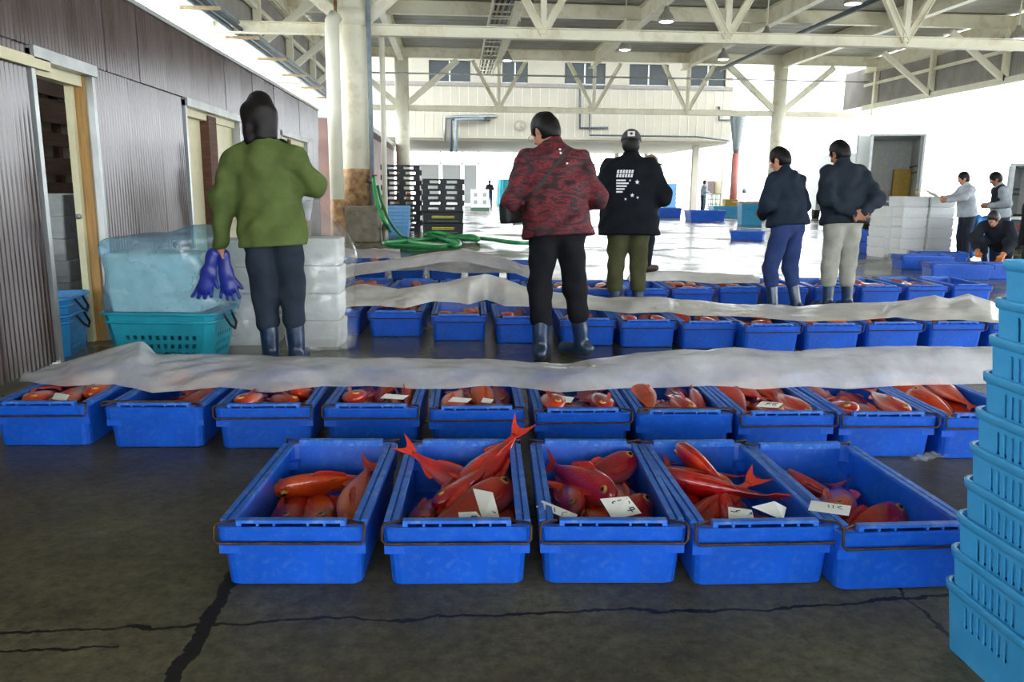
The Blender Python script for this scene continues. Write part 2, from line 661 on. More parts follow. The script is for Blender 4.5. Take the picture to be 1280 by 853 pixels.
# ---- shed wall of translucent brown ribbed sheets, with three doorways
def shed_material():
    m = mat('brown_polycarbonate', '3c2b25', .14, var=.3, scale=1.6, col2='5c4e4e', stretch=(1, 2.2, .5), dirt='2c1d18', dirt_amt=.75, dirt_scale=1.1, spec=.8, bump=.05, bscale=3)
    return m


sheet_m = shed_material()
wall_left = empty('wall_left', (WX, 0, 0), label='shed wall of brown glossy ribbed plastic sheets with three doorways', cat='wall', kind='structure')
D1, D2, D3 = (5.62, 6.5), (8.65, 10.75), (13.3, 15.6)
W_END = 16.9
DH = 2.08
PIT = .052


def sheets(y0, y1, z0, z1, off=0.0):
    n = max(1, round((y1 - y0) / .68))
    w = (y1 - y0) / n
    vv, ff = corrugated(0, w + .03, z0, z1, PIT, .008, 6)
    me = raw_mesh('ribbed_sheet', vv, ff, sheet_m, True)
    for k in range(n):
        o = link('ribbed_sheet', me, wall_left, (off + .003 * (k % 2), y0 + k * w, 0))
        o.rotation_euler = (0, random.Random(k + int(y0 * 10)).uniform(-.004, .004), 0)


for a, b2 in ((-2.0, D1[0]), (D1[1], D2[0]), (D2[1], D3[0]), (D3[1], W_END)):
    sheets(a, b2, 0.02, DH + .05)
sheets(-2.0, W_END, DH + .02, WTOP, .02)
MB().box((-.1, -2, WTOP - .02), (.06, W_END, WTOP + .02)).build('top_flashing', galv, wall_left)
MB().box((-3.6, -2, WTOP - .06), (-.1, W_END, WTOP)).build('shed_roof', film('skylight_sheet', 'e6eeee', .92, tl=.85), wall_left)
MB().box((-3.6, W_END - .04, 0), (-.03, W_END, WTOP)).build('end_panel', white_wall, wall_left)
MB().box((-3.6, -2, 0), (-3.5, W_END, WTOP)).build('rear_panel', wood_d, wall_left)
# doorway trims
def doorway(n, y0, y1, label):
    d = empty('door_%d' % n, (WX, y0, 0), label=label, cat='doorway', kind='structure')
    w = y1 - y0
    MB().box((-.04, -.03, DH - .06), (.05, w + .03, DH + .02)).build('header', galv, d)
    MB().box((-.14, 0, DH - .14), (-.04, w, DH - .06)).build('track', door_cream, d)
    MB().box((-.05, -.03, 0), (.025, .02, DH)).build('jamb_edge', galv, d)
    MB().box((-.05, w - .02, 0), (.025, w + .03, DH)).build('jamb_edge', galv, d)
    return d


d1 = doorway(1, D1[0], D1[1], 'open shed doorway with yellow wooden jamb, foam boxes inside')
w = D1[1] - D1[0]
MB().box((-.15, w - .10, 0), (-.10, w - .02, DH - .06)).build('inner_stud', door_cream, d1)
MB().box((-.10, w - .05, 0), (-.03, w - .01, DH - .06)).build('jamb_board', wood_y, d1)
o = MB().tube([(-.125, w - .115, .98), (-.125, w - .10, .98)], .022, 10).build('latch', galv, d1)
MB().box((.01, -2.6, DH - .12), (.05, .18, DH - .05)).build('slide_rail', door_cream, d1)
d2 = doorway(2, D2[0], D2[1], 'closed pair of cream sliding doors with a brown post')
MB().box((-.16, .02, .02), (-.12, .92, DH - .08)).build('door_leaf', door_cream, d2)
MB().box((-.12, 1.18, .02), (-.08, 2.08, DH - .08)).build('door_leaf', door_cream, d2)
MB().box((-.14, .9, 0), (-.02, 1.2, DH - .08)).build('post', wood_d, d2)
d3 = doorway(3, D3[0], D3[1], 'far shed doorway with cream leaf and wooden post')
MB().box((-.16, .02, .02), (-.12, .75, DH - .08)).build('door_leaf', door_cream, d3)
MB().box((-.14, 1.55, .02), (-.05, 2.28, DH - .08)).build('door_leaf', wood_y, d3)
MB().box((-.14, .75, 0), (-.02, .95, DH - .08)).build('post', wood_d, d3)
# boards of the shed's inner back wall, seen through the first doorway
inner = empty('wall_shed_inner', (WX - 1.5, 5.4, 0), label='dark brown board partition inside the shed', cat='wall', kind='structure')
for k, (z0, z1) in enumerate(((0, .22), (.3, .5), (.58, .76), (.84, 1.02), (1.1, 1.24), (1.32, 1.5), (1.62, 1.76), (1.86, 2.1), (2.14, 2.5))):
    MB().box((-.02, -.3, z0), (.01, 6.4, z1)).build('board', wood_d, inner)
for y in (.2, 1.4, 2.6, 3.8, 5.0):
    MB().box((-.08, y, 0), (-.02, y + .09, 2.6)).build('stud', wood_d, inner)
MB().box((-.1, -.3, 0), (-.08, 6.4, 2.6)).build('backing_panel', mat('backing_board', 'b5ad9c', .7), inner)

# ---- building that closes the far end of the hall
EY = 46.0
wb = empty('wall_back', (0, EY, 0), label='white upper storey with a row of dark windows at the far end', cat='wall', kind='structure')
x0, x1 = PY(518, 180, EY).x, PY(912, 180, EY).x
MB().box((x0 - 9, 0, 3.95), (x1, .3, 6.95)).build('lower_band', white_wall, wb)
MB().box((x0 - 9, 0, 8.1), (x1, .3, 11.5)).build('upper_band', white_wall, wb)
MB().box((x0 - 9, -.12, 6.75), (x1, .05, 6.95)).build('sill_ledge', mat('ledge_grey', '8d8884', .6), wb)
MB().box((x0 - 9, .3, 3.83), (x1, 15.0, 3.95)).build('storey_floor', white_wall, wb)
MB().box((x0 - 9, 14.6, 3.9), (x1, 15.0, 11.5)).build('rear_upper_wall', white_wall, wb)
for k in range(46):
    MB().box((x0 - 3 + k * .5, -.02, 4.1), (x0 - 2.96 + k * .5, .0, 6.8)).build('panel_joint', mat('panel_joint', 'cfc9bb', .6), wb)
wins = [(536, 588), (628, 660), (706, 757), (787, 836), (864, 908)]
last = x0 - 9
for i, (a, b2) in enumerate(wins):
    xa, xb = PY(a, 90, EY).x, PY(b2, 90, EY).x
    MB().box((last, 0, 6.95), (xa, .3, 8.1)).build('window_pier', white_wall, wb)
    last = xb
    wn = empty('window_%d' % (i + 1), (xa, EY + .12, 6.95), label='dark upper window, number %s along the far white storey' % ('one', 'two', 'three', 'four', 'five')[i], cat='window', kind='structure')
    ww = xb - xa
    MB().box((0, .02, 0), (ww / 2 - .03, .04, 1.15)).build('pane', glass_dark, wn)
    MB().box((ww / 2 + .03, .05, 0), (ww, .07, 1.15)).build('pane', glass_dark, wn)
    MB().box((ww / 2 - .04, 0, 0), (ww / 2 + .04, .08, 1.15)).build('mullion', galv, wn)
    MB().box((0, 0, 0), (ww, .09, .06)).build('sash_rail', galv, wn)
MB().box((last, 0, 6.95), (x1, .3, 8.1)).build('window_pier', white_wall, wb)
# ground floor: side wall, piers and slim mullions with the bright yard behind
MB().box((x0 - 9.2, .3, 0), (x0 - 9, 15, 3.9)).build('side_panel', white_wall, wb)
for px, yy, ww in ((868, 2, .35), (905, 6, .3), (700, 14.5, .3), (770, 14.5, .3), (806, 14.5, .25)):
    x = PY(px, 240, EY + yy).x
    MB().box((x - ww / 2, yy, 0), (x + ww / 2, yy + ww, 3.95)).build('pier', white_wall, wb)
for px in (551, 578, 598, 622, 643, 660, 680, 720, 742, 790, 828, 850):
    x = PY(px, 240, EY + 14).x
    MB().box((x - .035, 13.95, 0), (x + .035, 14.05, 3.9)).build('mullion', dark_steel if px in (551, 598) else galv, wb)
MB().box((x0 - 4, 13.95, 2.95), (x1, 14.05, 3.02)).build('transom', galv, wb)
for a, b2 in ((524, 549), (553, 576), (580, 596)):
    xa, xb = PY(a, 240, EY + 14).x, PY(b2, 240, EY + 14).x
    MB().box((xa, 14.0, .1), (xb, 14.03, 2.9)).build('door_panel', mat('frosted_panel', 'dfe3e2', .3, var=.05), wb)
# second, brown building beyond the shed
sb = empty('wall_far_shed', (0, 0, 0), label='reddish brown metal shed beyond the thick column', cat='wall', kind='structure')
vv, ff = corrugated(21.5, 40, 0, 2.95, .2, .015, 4)
link('siding_sheet', raw_mesh('siding_sheet', [(p[0] + WX - .1, p[1], p[2]) for p in vv], ff, mat('red_brown_siding', '8a6c66', .5, var=.2, scale=1.5)), sb)
MB().box((WX - 3, 21.5, 2.95), (WX + .25, 40, 3.1)).build('eave', galv, sb)
MB().box((WX - 3, 21.4, 0), (WX - .1, 21.5, 2.95)).build('gable_panel', mat('red_brown_siding', ''), sb)

# ================================================================== CRATES AND FISH
CW, CL, CH = .455, .835, .205
blue_m = mat('blue_crate_plastic', '0b55c6', .36, var=.12, scale=5, dirt='7fb0dc', dirt_amt=.14, dirt_scale=34, bump=.05, bscale=30)
blue_rim = mat('blue_crate_rim', '1c68d0', .42, var=.1, scale=9, dirt='a8c8e4', dirt_amt=.4, dirt_scale=22)
wire_m = mat('rusty_wire', '33221a', .6, metal=.3, var=.4, scale=30, col2='5e4030')


def crate_meshes():
    tub = loft([(.402, .75, 0, .03), (.414, .77, .006, .034), (.43, .795, .14, .034), (.45, .825, .142, .03), (CW, CL, CH - .006, .03), (CW - .01, CL - .01, CH, .03),
                (.41, .782, CH, .034), (.406, .776, CH - .01, .034), (.388, .74, .02, .03), (.378, .73, .012, .025)], 3)
    tub = raw_mesh('tub', tub[0], tub[1], blue_m)
    # end lip: a bar pierced by five slots
    cols = [-.165, -.15, -.105, -.098, -.055, -.048, .048, .055, .098, .105, .15, .165]
    rows = [0, .006, .015, .024]
    nx = len(cols)
    v, f = [], []
    for y in (0, .026):
        for z in rows:
            v += [(x, y, z) for x in cols]
    m = nx * len(rows)
    open_ = {(i, 1) for i in (1, 3, 5, 7, 9)}
    for j in range(3):
        for i in range(nx - 1):
            a, b, c, d = j * nx + i, j * nx + i + 1, (j + 1) * nx + i + 1, (j + 1) * nx + i
            if (i, j) in open_:
                # recessed pocket: walls and a back half way in
                f += [(a, b, m + b, m + a), (b, c, m + c, m + b), (c, d, m + d, m + c), (d, a, m + a, m + d)]
            else:
                f.append((a, b, c, d))
            f.append((m + b, m + a, m + d, m + c))
    t, e = 3 * nx, nx - 1
    f += [(i + 1, i, m + i, m + i + 1) for i in range(e)] + [(t + i, t + i + 1, m + t + i + 1, m + t + i) for i in range(e)]
    f += [(j * nx, (j + 1) * nx, m + (j + 1) * nx, m + j * nx) for j in range(3)] + [((j + 1) * nx + e, j * nx + e, m + j * nx + e, m + (j + 1) * nx + e) for j in range(3)]
    lip = raw_mesh('end_lip', v, f, blue_rim)
    # side rim cap with a groove
    side = MB()
    sec = [(-.022, 0), (-.022, .012), (-.004, .012), (-.002, .004), (.002, .004), (.004, .012), (.022, .012), (.022, 0)]
    vv = [(x, y, z) for y in (-.37, .37) for x, z in sec]
    side.add(vv, [(i, i + 1, i + 9, i + 8) for i in range(7)] + [(7, 0, 8, 15), tuple(range(8))[::-1], tuple(range(8, 16))])
    side = side.mesh('side_rim', blue_rim)
    # wire bail: down position and raised position
    hw = CW / 2
    def bail(up):
        dz = .035 if up else -.045
        return MB().tube([(-hw + .055, .03, .012), (-hw + .006, .01, .012), (-hw + .002, -.006, .008), (-hw + .002, -.012, dz * .7), (-hw + .012, -.012, dz), (hw - .012, -.012, dz),
                          (hw - .002, -.012, dz * .7), (hw - .002, -.006, .008), (hw - .006, .01, .012), (hw - .055, .03, .012)], .0042, 6).mesh('bail_handle', wire_m)
    lug = MB().box((-.03, -.03, 0), (.03, .03, .032)).mesh('corner_lug', blue_m)
    return tub, lip, side, bail(False), bail(True), lug


CM = crate_meshes()
RNG = random.Random(7)
N_CRATE = 0


def crate(loc, rz, label, group, detail=2, up=False, scale=1.0, mats=None):
    c = empty('fish_crate', loc, rz, label, 'crate', group)
    link('tub', CM[0], c)
    for s in (-1, 1):
        o = link('end_lip', CM[1], c, (0, s * (CL / 2 - .012), CH - .006))
        o.rotation_euler = (0, 0, 0 if s < 0 else math.pi)
        link('side_rim', CM[2], c, (s * (CW / 2 - .024), 0, CH - .004))
        if detail > 0:
            o = link('bail_handle', CM[4] if (up and s < 0) else CM[3], c, (0, s * (CL / 2 + .002), CH))
            o.rotation_euler = (0, 0, 0 if s < 0 else math.pi)
        if detail > 1:
            for t in (-1, 1):
                link('corner_lug', CM[5], c, (s * (CW / 2 - .034), t * (CL / 2 - .05), .112))
    return c


# ---- fish
def fish_colour():
    m = bpy.data.materials.new('red_fish_skin')
    m.use_nodes = True
    N, L = m.node_tree.nodes, m.node_tree.links
    b = N['Principled BSDF']
    tc = N.new('ShaderNodeTexCoord')
    oi = N.new('ShaderNodeObjectInfo')
    nz = N.new('ShaderNodeTexNoise')
    nz.noise_dimensions = '4D'
    nz.inputs['Scale'].default_value = 9
    nz.inputs['Detail'].default_value = 6
    L.new(tc.outputs['Object'], nz.inputs['Vector'])
    mul = N.new('ShaderNodeMath')
    mul.operation = 'MULTIPLY'
    mul.inputs[1].default_value = 40
    L.new(oi.outputs['Random'], mul.inputs[0])
    L.new(mul.outputs[0], nz.inputs['W'])
    r = N.new('ShaderNodeValToRGB')
    el = r.color_ramp.elements
    el[0].position, el[0].color = .28, srgb('8c100a')
    el[1].position, el[1].color = .5, srgb('c4220e')
    for p, c in ((.64, 'dc3a12'), (.8, 'ea7a2c')):
        e = el.new(p)
        e.color = srgb(c)
    L.new(nz.outputs['Fac'], r.inputs[0])
    # paler, pinkish belly (-y side of the fish) and a golden patch along the flank
    sep = N.new('ShaderNodeSeparateXYZ')
    L.new(tc.outputs['Object'], sep.inputs[0])
    mr = N.new('ShaderNodeMapRange')
    mr.inputs['From Min'].default_value, mr.inputs['From Max'].default_value = -.025, -.065
    mr.inputs['To Min'].default_value, mr.inputs['To Max'].default_value = 0, .6
    L.new(sep.outputs[1], mr.inputs['Value'])
    mx = N.new('ShaderNodeMix')
    mx.data_type = 'RGBA'
    L.new(mr.outputs[0], mx.inputs['Factor'])
    L.new(r.outputs[0], mx.inputs['A'])
    mx.inputs['B'].default_value = srgb('d98a80')
    hs = N.new('ShaderNodeHueSaturation')
    m2 = N.new('ShaderNodeMapRange')
    m2.inputs['To Min'].default_value, m2.inputs['To Max'].default_value = .49, .515
    L.new(oi.outputs['Random'], m2.inputs['Value'])
    L.new(m2.outputs[0], hs.inputs['Hue'])
    m3 = N.new('ShaderNodeMapRange')
    m3.inputs['To Min'].default_value, m3.inputs['To Max'].default_value = .75, 1.25
    L.new(oi.outputs['Random'], m3.inputs['Value'])
    L.new(m3.outputs[0], hs.inputs['Value'])
    L.new(mx.outputs['Result'], hs.inputs['Color'])
    L.new(hs.outputs[0], b.inputs['Base Color'])
    b.inputs['Roughness'].default_value = .28
    b.inputs['Coat Weight'].default_value = 1.0
    b.inputs['Coat Roughness'].default_value = .07
    vo = N.new('ShaderNodeTexVoronoi')
    vo.inputs['Scale'].default_value = 120
    L.new(tc.outputs['Object'], vo.inputs['Vector'])
    bp = N.new('ShaderNodeBump')
    bp.inputs['Strength'].default_value = .4
    bp.inputs['Distance'].default_value = .004
    L.new(vo.outputs['Distance'], bp.inputs['Height'])
    L.new(bp.outputs[0], b.inputs['Normal'])
    return m


fish_m = fish_colour()
fin_m = mat('red_fin', 'b01c12', .35, var=.25, scale=40, col2='d8402a', stretch=(1, 6, 1), coat=.5)
eye_m = mat('gold_eye', 'c98a3c', .15, var=.2, coat=1.0)
pupil_m = mat('dark_pupil', '0c0a0c', .08, var=.0, coat=1.0)
FL = .40
FS = (0, .015, .05, .1, .17, .26, .36, .48, .6, .72, .82, .9, .95)
FD = (.004, .019, .034, .047, .058, .064, .066, .061, .050, .036, .023, .014, .016)
FT = (.004, .013, .022, .029, .034, .037, .037, .033, .026, .018, .011, .006, .004)


def fish_meshes(bend, curl):
    """head towards +x, back towards +y, lying on its side; bend curves it sideways, curl lifts the tail out of the plane"""
    n = 14
    def warp(p):
        x, y, z = p
        t = max(0.0, (.06 - x) / .3)
        return (x, y + bend * t * t, z + curl * t * t)
    v, f = [], []
    for s, d, t in zip(FS, FD, FT):
        x = FL * (.48 - s)
        for k in range(n):
            a = 2 * math.pi * k / n
            cy, cz = math.cos(a), math.sin(a)
            yy = d * math.copysign(abs(cy) ** .9, cy)
            # belly fuller than back, gill plate stands a little proud
            zz = t * math.copysign(abs(cz) ** .8, cz) * (1.08 if .14 < s < .24 else 1)
            v.append(warp((x, yy - .006 * math.sin(s * 3), zz)))
    m = len(FS)
    f = [(i * n + k, (i + 1) * n + k, (i + 1) * n + (k + 1) % n, i * n + (k + 1) % n) for i in range(m - 1) for k in range(n)]
    f += [tuple(range(n)), tuple(range((m - 1) * n, m * n))[::-1]]
    body = raw_mesh('fish_body', v, f, fish_m, True)

    def fin(name, outline, th=.0016, tip=0.0):
        c = Vector((0, 0, 0))
        for p in outline:
            c += Vector(p)
        c /= len(outline)
        vv = [warp((p[0], p[1], p[2] + th)) for p in outline] + [warp((p[0], p[1], p[2] - th)) for p in outline]
        k = len(outline)
        ff = [tuple(range(k)), tuple(range(k, 2 * k))[::-1]] + [(i, i + k, (i + 1) % k + k, (i + 1) % k) for i in range(k)]
        return raw_mesh(name, vv, ff, fin_m)
    x = lambda s: FL * (.48 - s)
    tail = MB()
    for sg in (1, -1):
        pts = [(x(.93), 0, 0), (x(.93), sg * .015, 0), (x(1.0), sg * .034, .004), (x(1.08), sg * .046, .002), (x(1.14), sg * .054, 0), (x(1.09), sg * .036, -.002), (x(1.05), sg * .02, 0), (x(1.03), 0, 0)]
        if sg < 0:
            pts = pts[::-1]
        k = len(pts)
        vv = [warp((p[0], p[1], p[2] + .0018)) for p in pts] + [warp((p[0], p[1], p[2] - .0018)) for p in pts]
        tail.add(vv, [tuple(range(k)), tuple(range(k, 2 * k))[::-1]] + [(i, i + k, (i + 1) % k + k, (i + 1) % k) for i in range(k)])
    tail = tail.mesh('tail_fin', fin_m)
    dorsal = fin('dorsal_fin', [(x(.34), .055, 0), (x(.4), .074, .008), (x(.46), .077, .006), (x(.55), .068, .008), (x(.68), .048, .004), (x(.7), .034, 0), (x(.5), .05, 0)])
    anal = fin('anal_fin', [(x(.6), -.052, 0), (x(.68), -.036, 0), (x(.8), -.022, 0), (x(.8), -.032, .002), (x(.68), -.066, -.002), (x(.62), -.072, 0)])
    pec = raw_mesh('pectoral_fin', [warp((x(a), yy, zz)) for a, yy, zz in ((.22, -.012, .037), (.22, -.026, .036), (.3, -.038, .046), (.42, -.036, .05), (.46, -.026, .05), (.34, -.014, .046))],
                   [(0, 1, 2, 3, 4, 5)], fin_m)
    e = MB()
    R = .0165
    prof = [(R, -.004), (R, .003), (R * .8, .006), (R * .56, .0075)]
    e.lathe(prof, 12)
    e.lathe([(R * .58, .004), (R * .5, .0084), (R * .2, .0095), (.0005, .0098)], 12, mi=1)
    eye = e.mesh('eye', [eye_m, pupil_m])
    return body, tail, dorsal, anal, pec, eye


FISH = [fish_meshes(*bc) for bc in ((0, 0), (.05, .0), (-.045, .0), (.02, .05), (-.02, .09))]
N_FISH = 0


def fish_at(mw, label, group, variant=0, detail=2, scale=1.0):
    global N_FISH
    N_FISH += 1
    me = FISH[variant]
    o = link('red_fish', me[0])
    tag(o, label, 'fish', group)
    o.matrix_world = mw @ Matrix.Scale(scale, 4)
    link('tail_fin', me[1], o)
    if detail > 0:
        link('dorsal_fin', me[2], o)
        for s in (1, -1):
            q = link('eye', me[5], o, (FL * (.48 - .105), .012, s * .0265))
            q.rotation_euler = (0, 0, 0) if s > 0 else (math.pi, 0, 0)
    if detail > 1:
        link('anal_fin', me[3], o)
        q = link('pectoral_fin', me[4], o)
        q = link('pectoral_fin', me[4], o)
        q.scale = (1, 1, -1)
    return o


def fish_px(head, tail, zh, zt, roll, label, group, variant=0, scale=1.0, box=None):
    """a fish from the photo pixels of its snout and tail root, at the heights they rest on the pile"""
    H, T = P(head[0], head[1], zh), P(tail[0], tail[1], zt)
    ax = (H - T).normalized()
    up = Vector((0, 0, 1))
    zz = (up - ax * up.dot(ax)).normalized()
    q = Matrix.Rotation(math.radians(roll), 3, ax)
    zz = q @ zz
    yy = zz.cross(ax)
    c = H - ax * (FL * .48 * scale)
    if box is not None:
        # keep the fish between the walls of its crate wherever it lies below the rim
        inv = Matrix.Rotation(-box.rotation_euler.z, 3, 'Z')
        M3 = Matrix(((ax.x, yy.x, zz.x), (ax.y, yy.y, zz.y), (ax.z, yy.z, zz.z)))
        for _ in range(2):
            pts = [c + M3 @ (v.co * scale) for k in (0, 1) for v in FISH[variant][k].vertices]
            low = [inv @ (p - box.location) for p in pts if p.z < CH + .015]
            if low:
                d = Vector((0, 0, 0))
                for ax_i, lim in ((0, .192), (1, .36)):
                    a_, b_ = min(p[ax_i] for p in low), max(p[ax_i] for p in low)
                    d[ax_i] = max(0, -lim - a_) - max(0, b_ - lim) if b_ - a_ < 2 * lim else -(a_ + b_) / 2
                d.z = max(0, .014 - min(p.z for p in pts))
                c = c + inv.transposed() @ d
    mw = Matrix(((ax.x, yy.x, zz.x, c.x), (ax.y, yy.y, zz.y, c.y), (ax.z, yy.z, zz.z, c.z), (0, 0, 0, 1)))
    return fish_at(mw, label, group, variant, 2, scale)


# ---- front row: five open crates
ROW1 = [(285, 455, 730, 3.6), (489, 655, 730, 2.6), (680, 845, 729, 3.6), (865, 1030, 730, 1.0), (1045, 1203, 735, -.2)]
R1LAB = ['open blue fish crate with only four red fish, at the end of the front row',
         'blue fish crate with red tail fins sticking up above its rim',
         'blue fish crate in the middle of the front row, with a square written tag',
         'blue fish crate of the front row with its front wire raised against the lip',
         'blue fish crate with few fish beside the pale blue basket stack']
R1 = []
for (xa, xb, y, yaw), lab in zip(ROW1, R1LAB):
    a, b = P(xa, y), P(xb, y)
    c = (a + b) / 2
    rz = math.radians(-yaw) * 0.9
    fwd = Vector((-math.sin(rz), math.cos(rz), 0))
    loc = c + fwd * (.75 / 2)
    R1.append(crate((loc.x, loc.y, 0), rz, lab, 'front row of fish crates'))
G1 = 'red fish in the front row crates'
fl = ['red fish lying in the front crate that holds only four fish',
      'red fish heaped in the front crate with tails sticking up',
      'red fish heaped in the middle front crate beside a square tag',
      'red fish heaped in the front crate with one fish standing out on top',
      'red fish lying in the front crate beside the pale blue basket stack']
# ((snout px), (tail px), snout z, tail z, roll, variant, scale)
FRONT = [
    [((338, 614), (474, 596), .105, .10, 55, 0, 1.0), ((338, 652), (370, 603), .055, .05, 10, 0, .95), ((400, 660), (404, 600), .06, .05, 15, 2, 1.0), ((456, 658), (470, 588), .07, .12, -20, 3, 1.0)],
    [((608, 616), (572, 600), .11, .14, 20, 4, .84), ((548, 604), (624, 556), .12, .16, 30, 3, 1.0), ((580, 612), (634, 570), .13, .18, -20, 4, .95), ((634, 604), (552, 652), .15, .10, 35, 0, 1.08),
     ((536, 616), (492, 654), .10, .09, 20, 1, .92), ((642, 580), (630, 640), .12, .10, 60, 0, .9), ((648, 668), (638, 612), .06, .05, 20, 0, .85), ((508, 640), (560, 585), .05, .04, 0, 0, 1.0), ((600, 660), (600, 590), .05, .04, 0, 0, 1.0)],
    [((716, 566), (664, 594), .17, .12, 40, 1, .95), ((762, 620), (684, 580), .15, .15, 70, 0, 1.0), ((736, 622), (668, 606), .10, .08, 20, 0, .95), ((706, 640), (680, 585), .09, .06, 40, 2, .95),
     ((760, 612), (752, 562), .09, .06, 0, 0, .95), ((788, 612), (772, 566), .12, .07, -20, 0, 1.05), ((826, 628), (786, 668), .13, .08, 50, 0, .9), ((812, 636), (784, 575), .08, .04, 10, 0, 1.0),
     ((760, 652), (700, 626), .06, .05, 0, 1, 1.0), ((724, 664), (700, 612), .05, .04, 10, 0, .95)],
    [((836, 545), (888, 586), .21, .17, 55, 0, .92), ((890, 586), (836, 566), .15, .15, 40, 0, .85), ((836, 594), (944, 616), .17, .15, 35, 1, 1.12), ((868, 590), (950, 592), .11, .12, 20, 0, 1.0),
     ((906, 622), (916, 664), .13, .09, 70, 0, .85), ((860, 650), (850, 600), .09, .07, 30, 0, .95), ((880, 600), (966, 640), .09, .08, 10, 0, 1.0), ((938, 668), (982, 630), .06, .12, -20, 3, .9), ((884, 668), (874, 612), .05, .04, 0, 0, 1.0)],
    [((988, 596), (1040, 622), .09, .06, 30, 0, .95), ((1060, 612), (1056, 566), .12, .07, 20, 0, 1.05), ((1106, 640), (1046, 668), .10, .07, 40, 0, 1.0), ((1082, 658), (1104, 610), .05, .05, 0, 0, 1.0), ((1030, 650), (1030, 590), .05, .04, 10, 0, .95)],
]
OWN = {(0, 0): 'golden red fish lying across the back of the three others in its crate', (0, 1): 'dark red fish half under another at the side rim of the four-fish crate',
       (0, 2): 'red fish with its snout to the front lip of the four-fish crate', (0, 3): 'red fish with its tail raised against the rim of the four-fish crate',
       (1, 2): 'red fish whose raised tail stands highest above its crate rim', (1, 3): 'large red fish with a paper tag leaning on its flank',
       (2, 0): 'red fish with a big eye at the back of the middle front crate', (2, 1): 'bright red fish lying on top of the heap in the middle front crate', (2, 6): 'red fish nosing the side rim next to the square tag',
       (3, 0): 'red fish standing out on top of the heap, snout up', (3, 2): 'long shiny red fish stretched across the heap above two paper tags', (3, 4): 'short red fish pointing at the lip beside the black-inked tag',
       (4, 1): 'round-headed red fish upright at the back of the few in its crate', (4, 2): 'red fish with its head by the long tag on the crate rim'}
for ci, (lst, lab) in enumerate(zip(FRONT, fl)):
    for fi, (h, t, zh, zt, roll, var, sc) in enumerate(lst):
        fish_px(h, t, zh, zt, roll, OWN.get((ci, fi), lab), G1, var, sc, R1[ci])

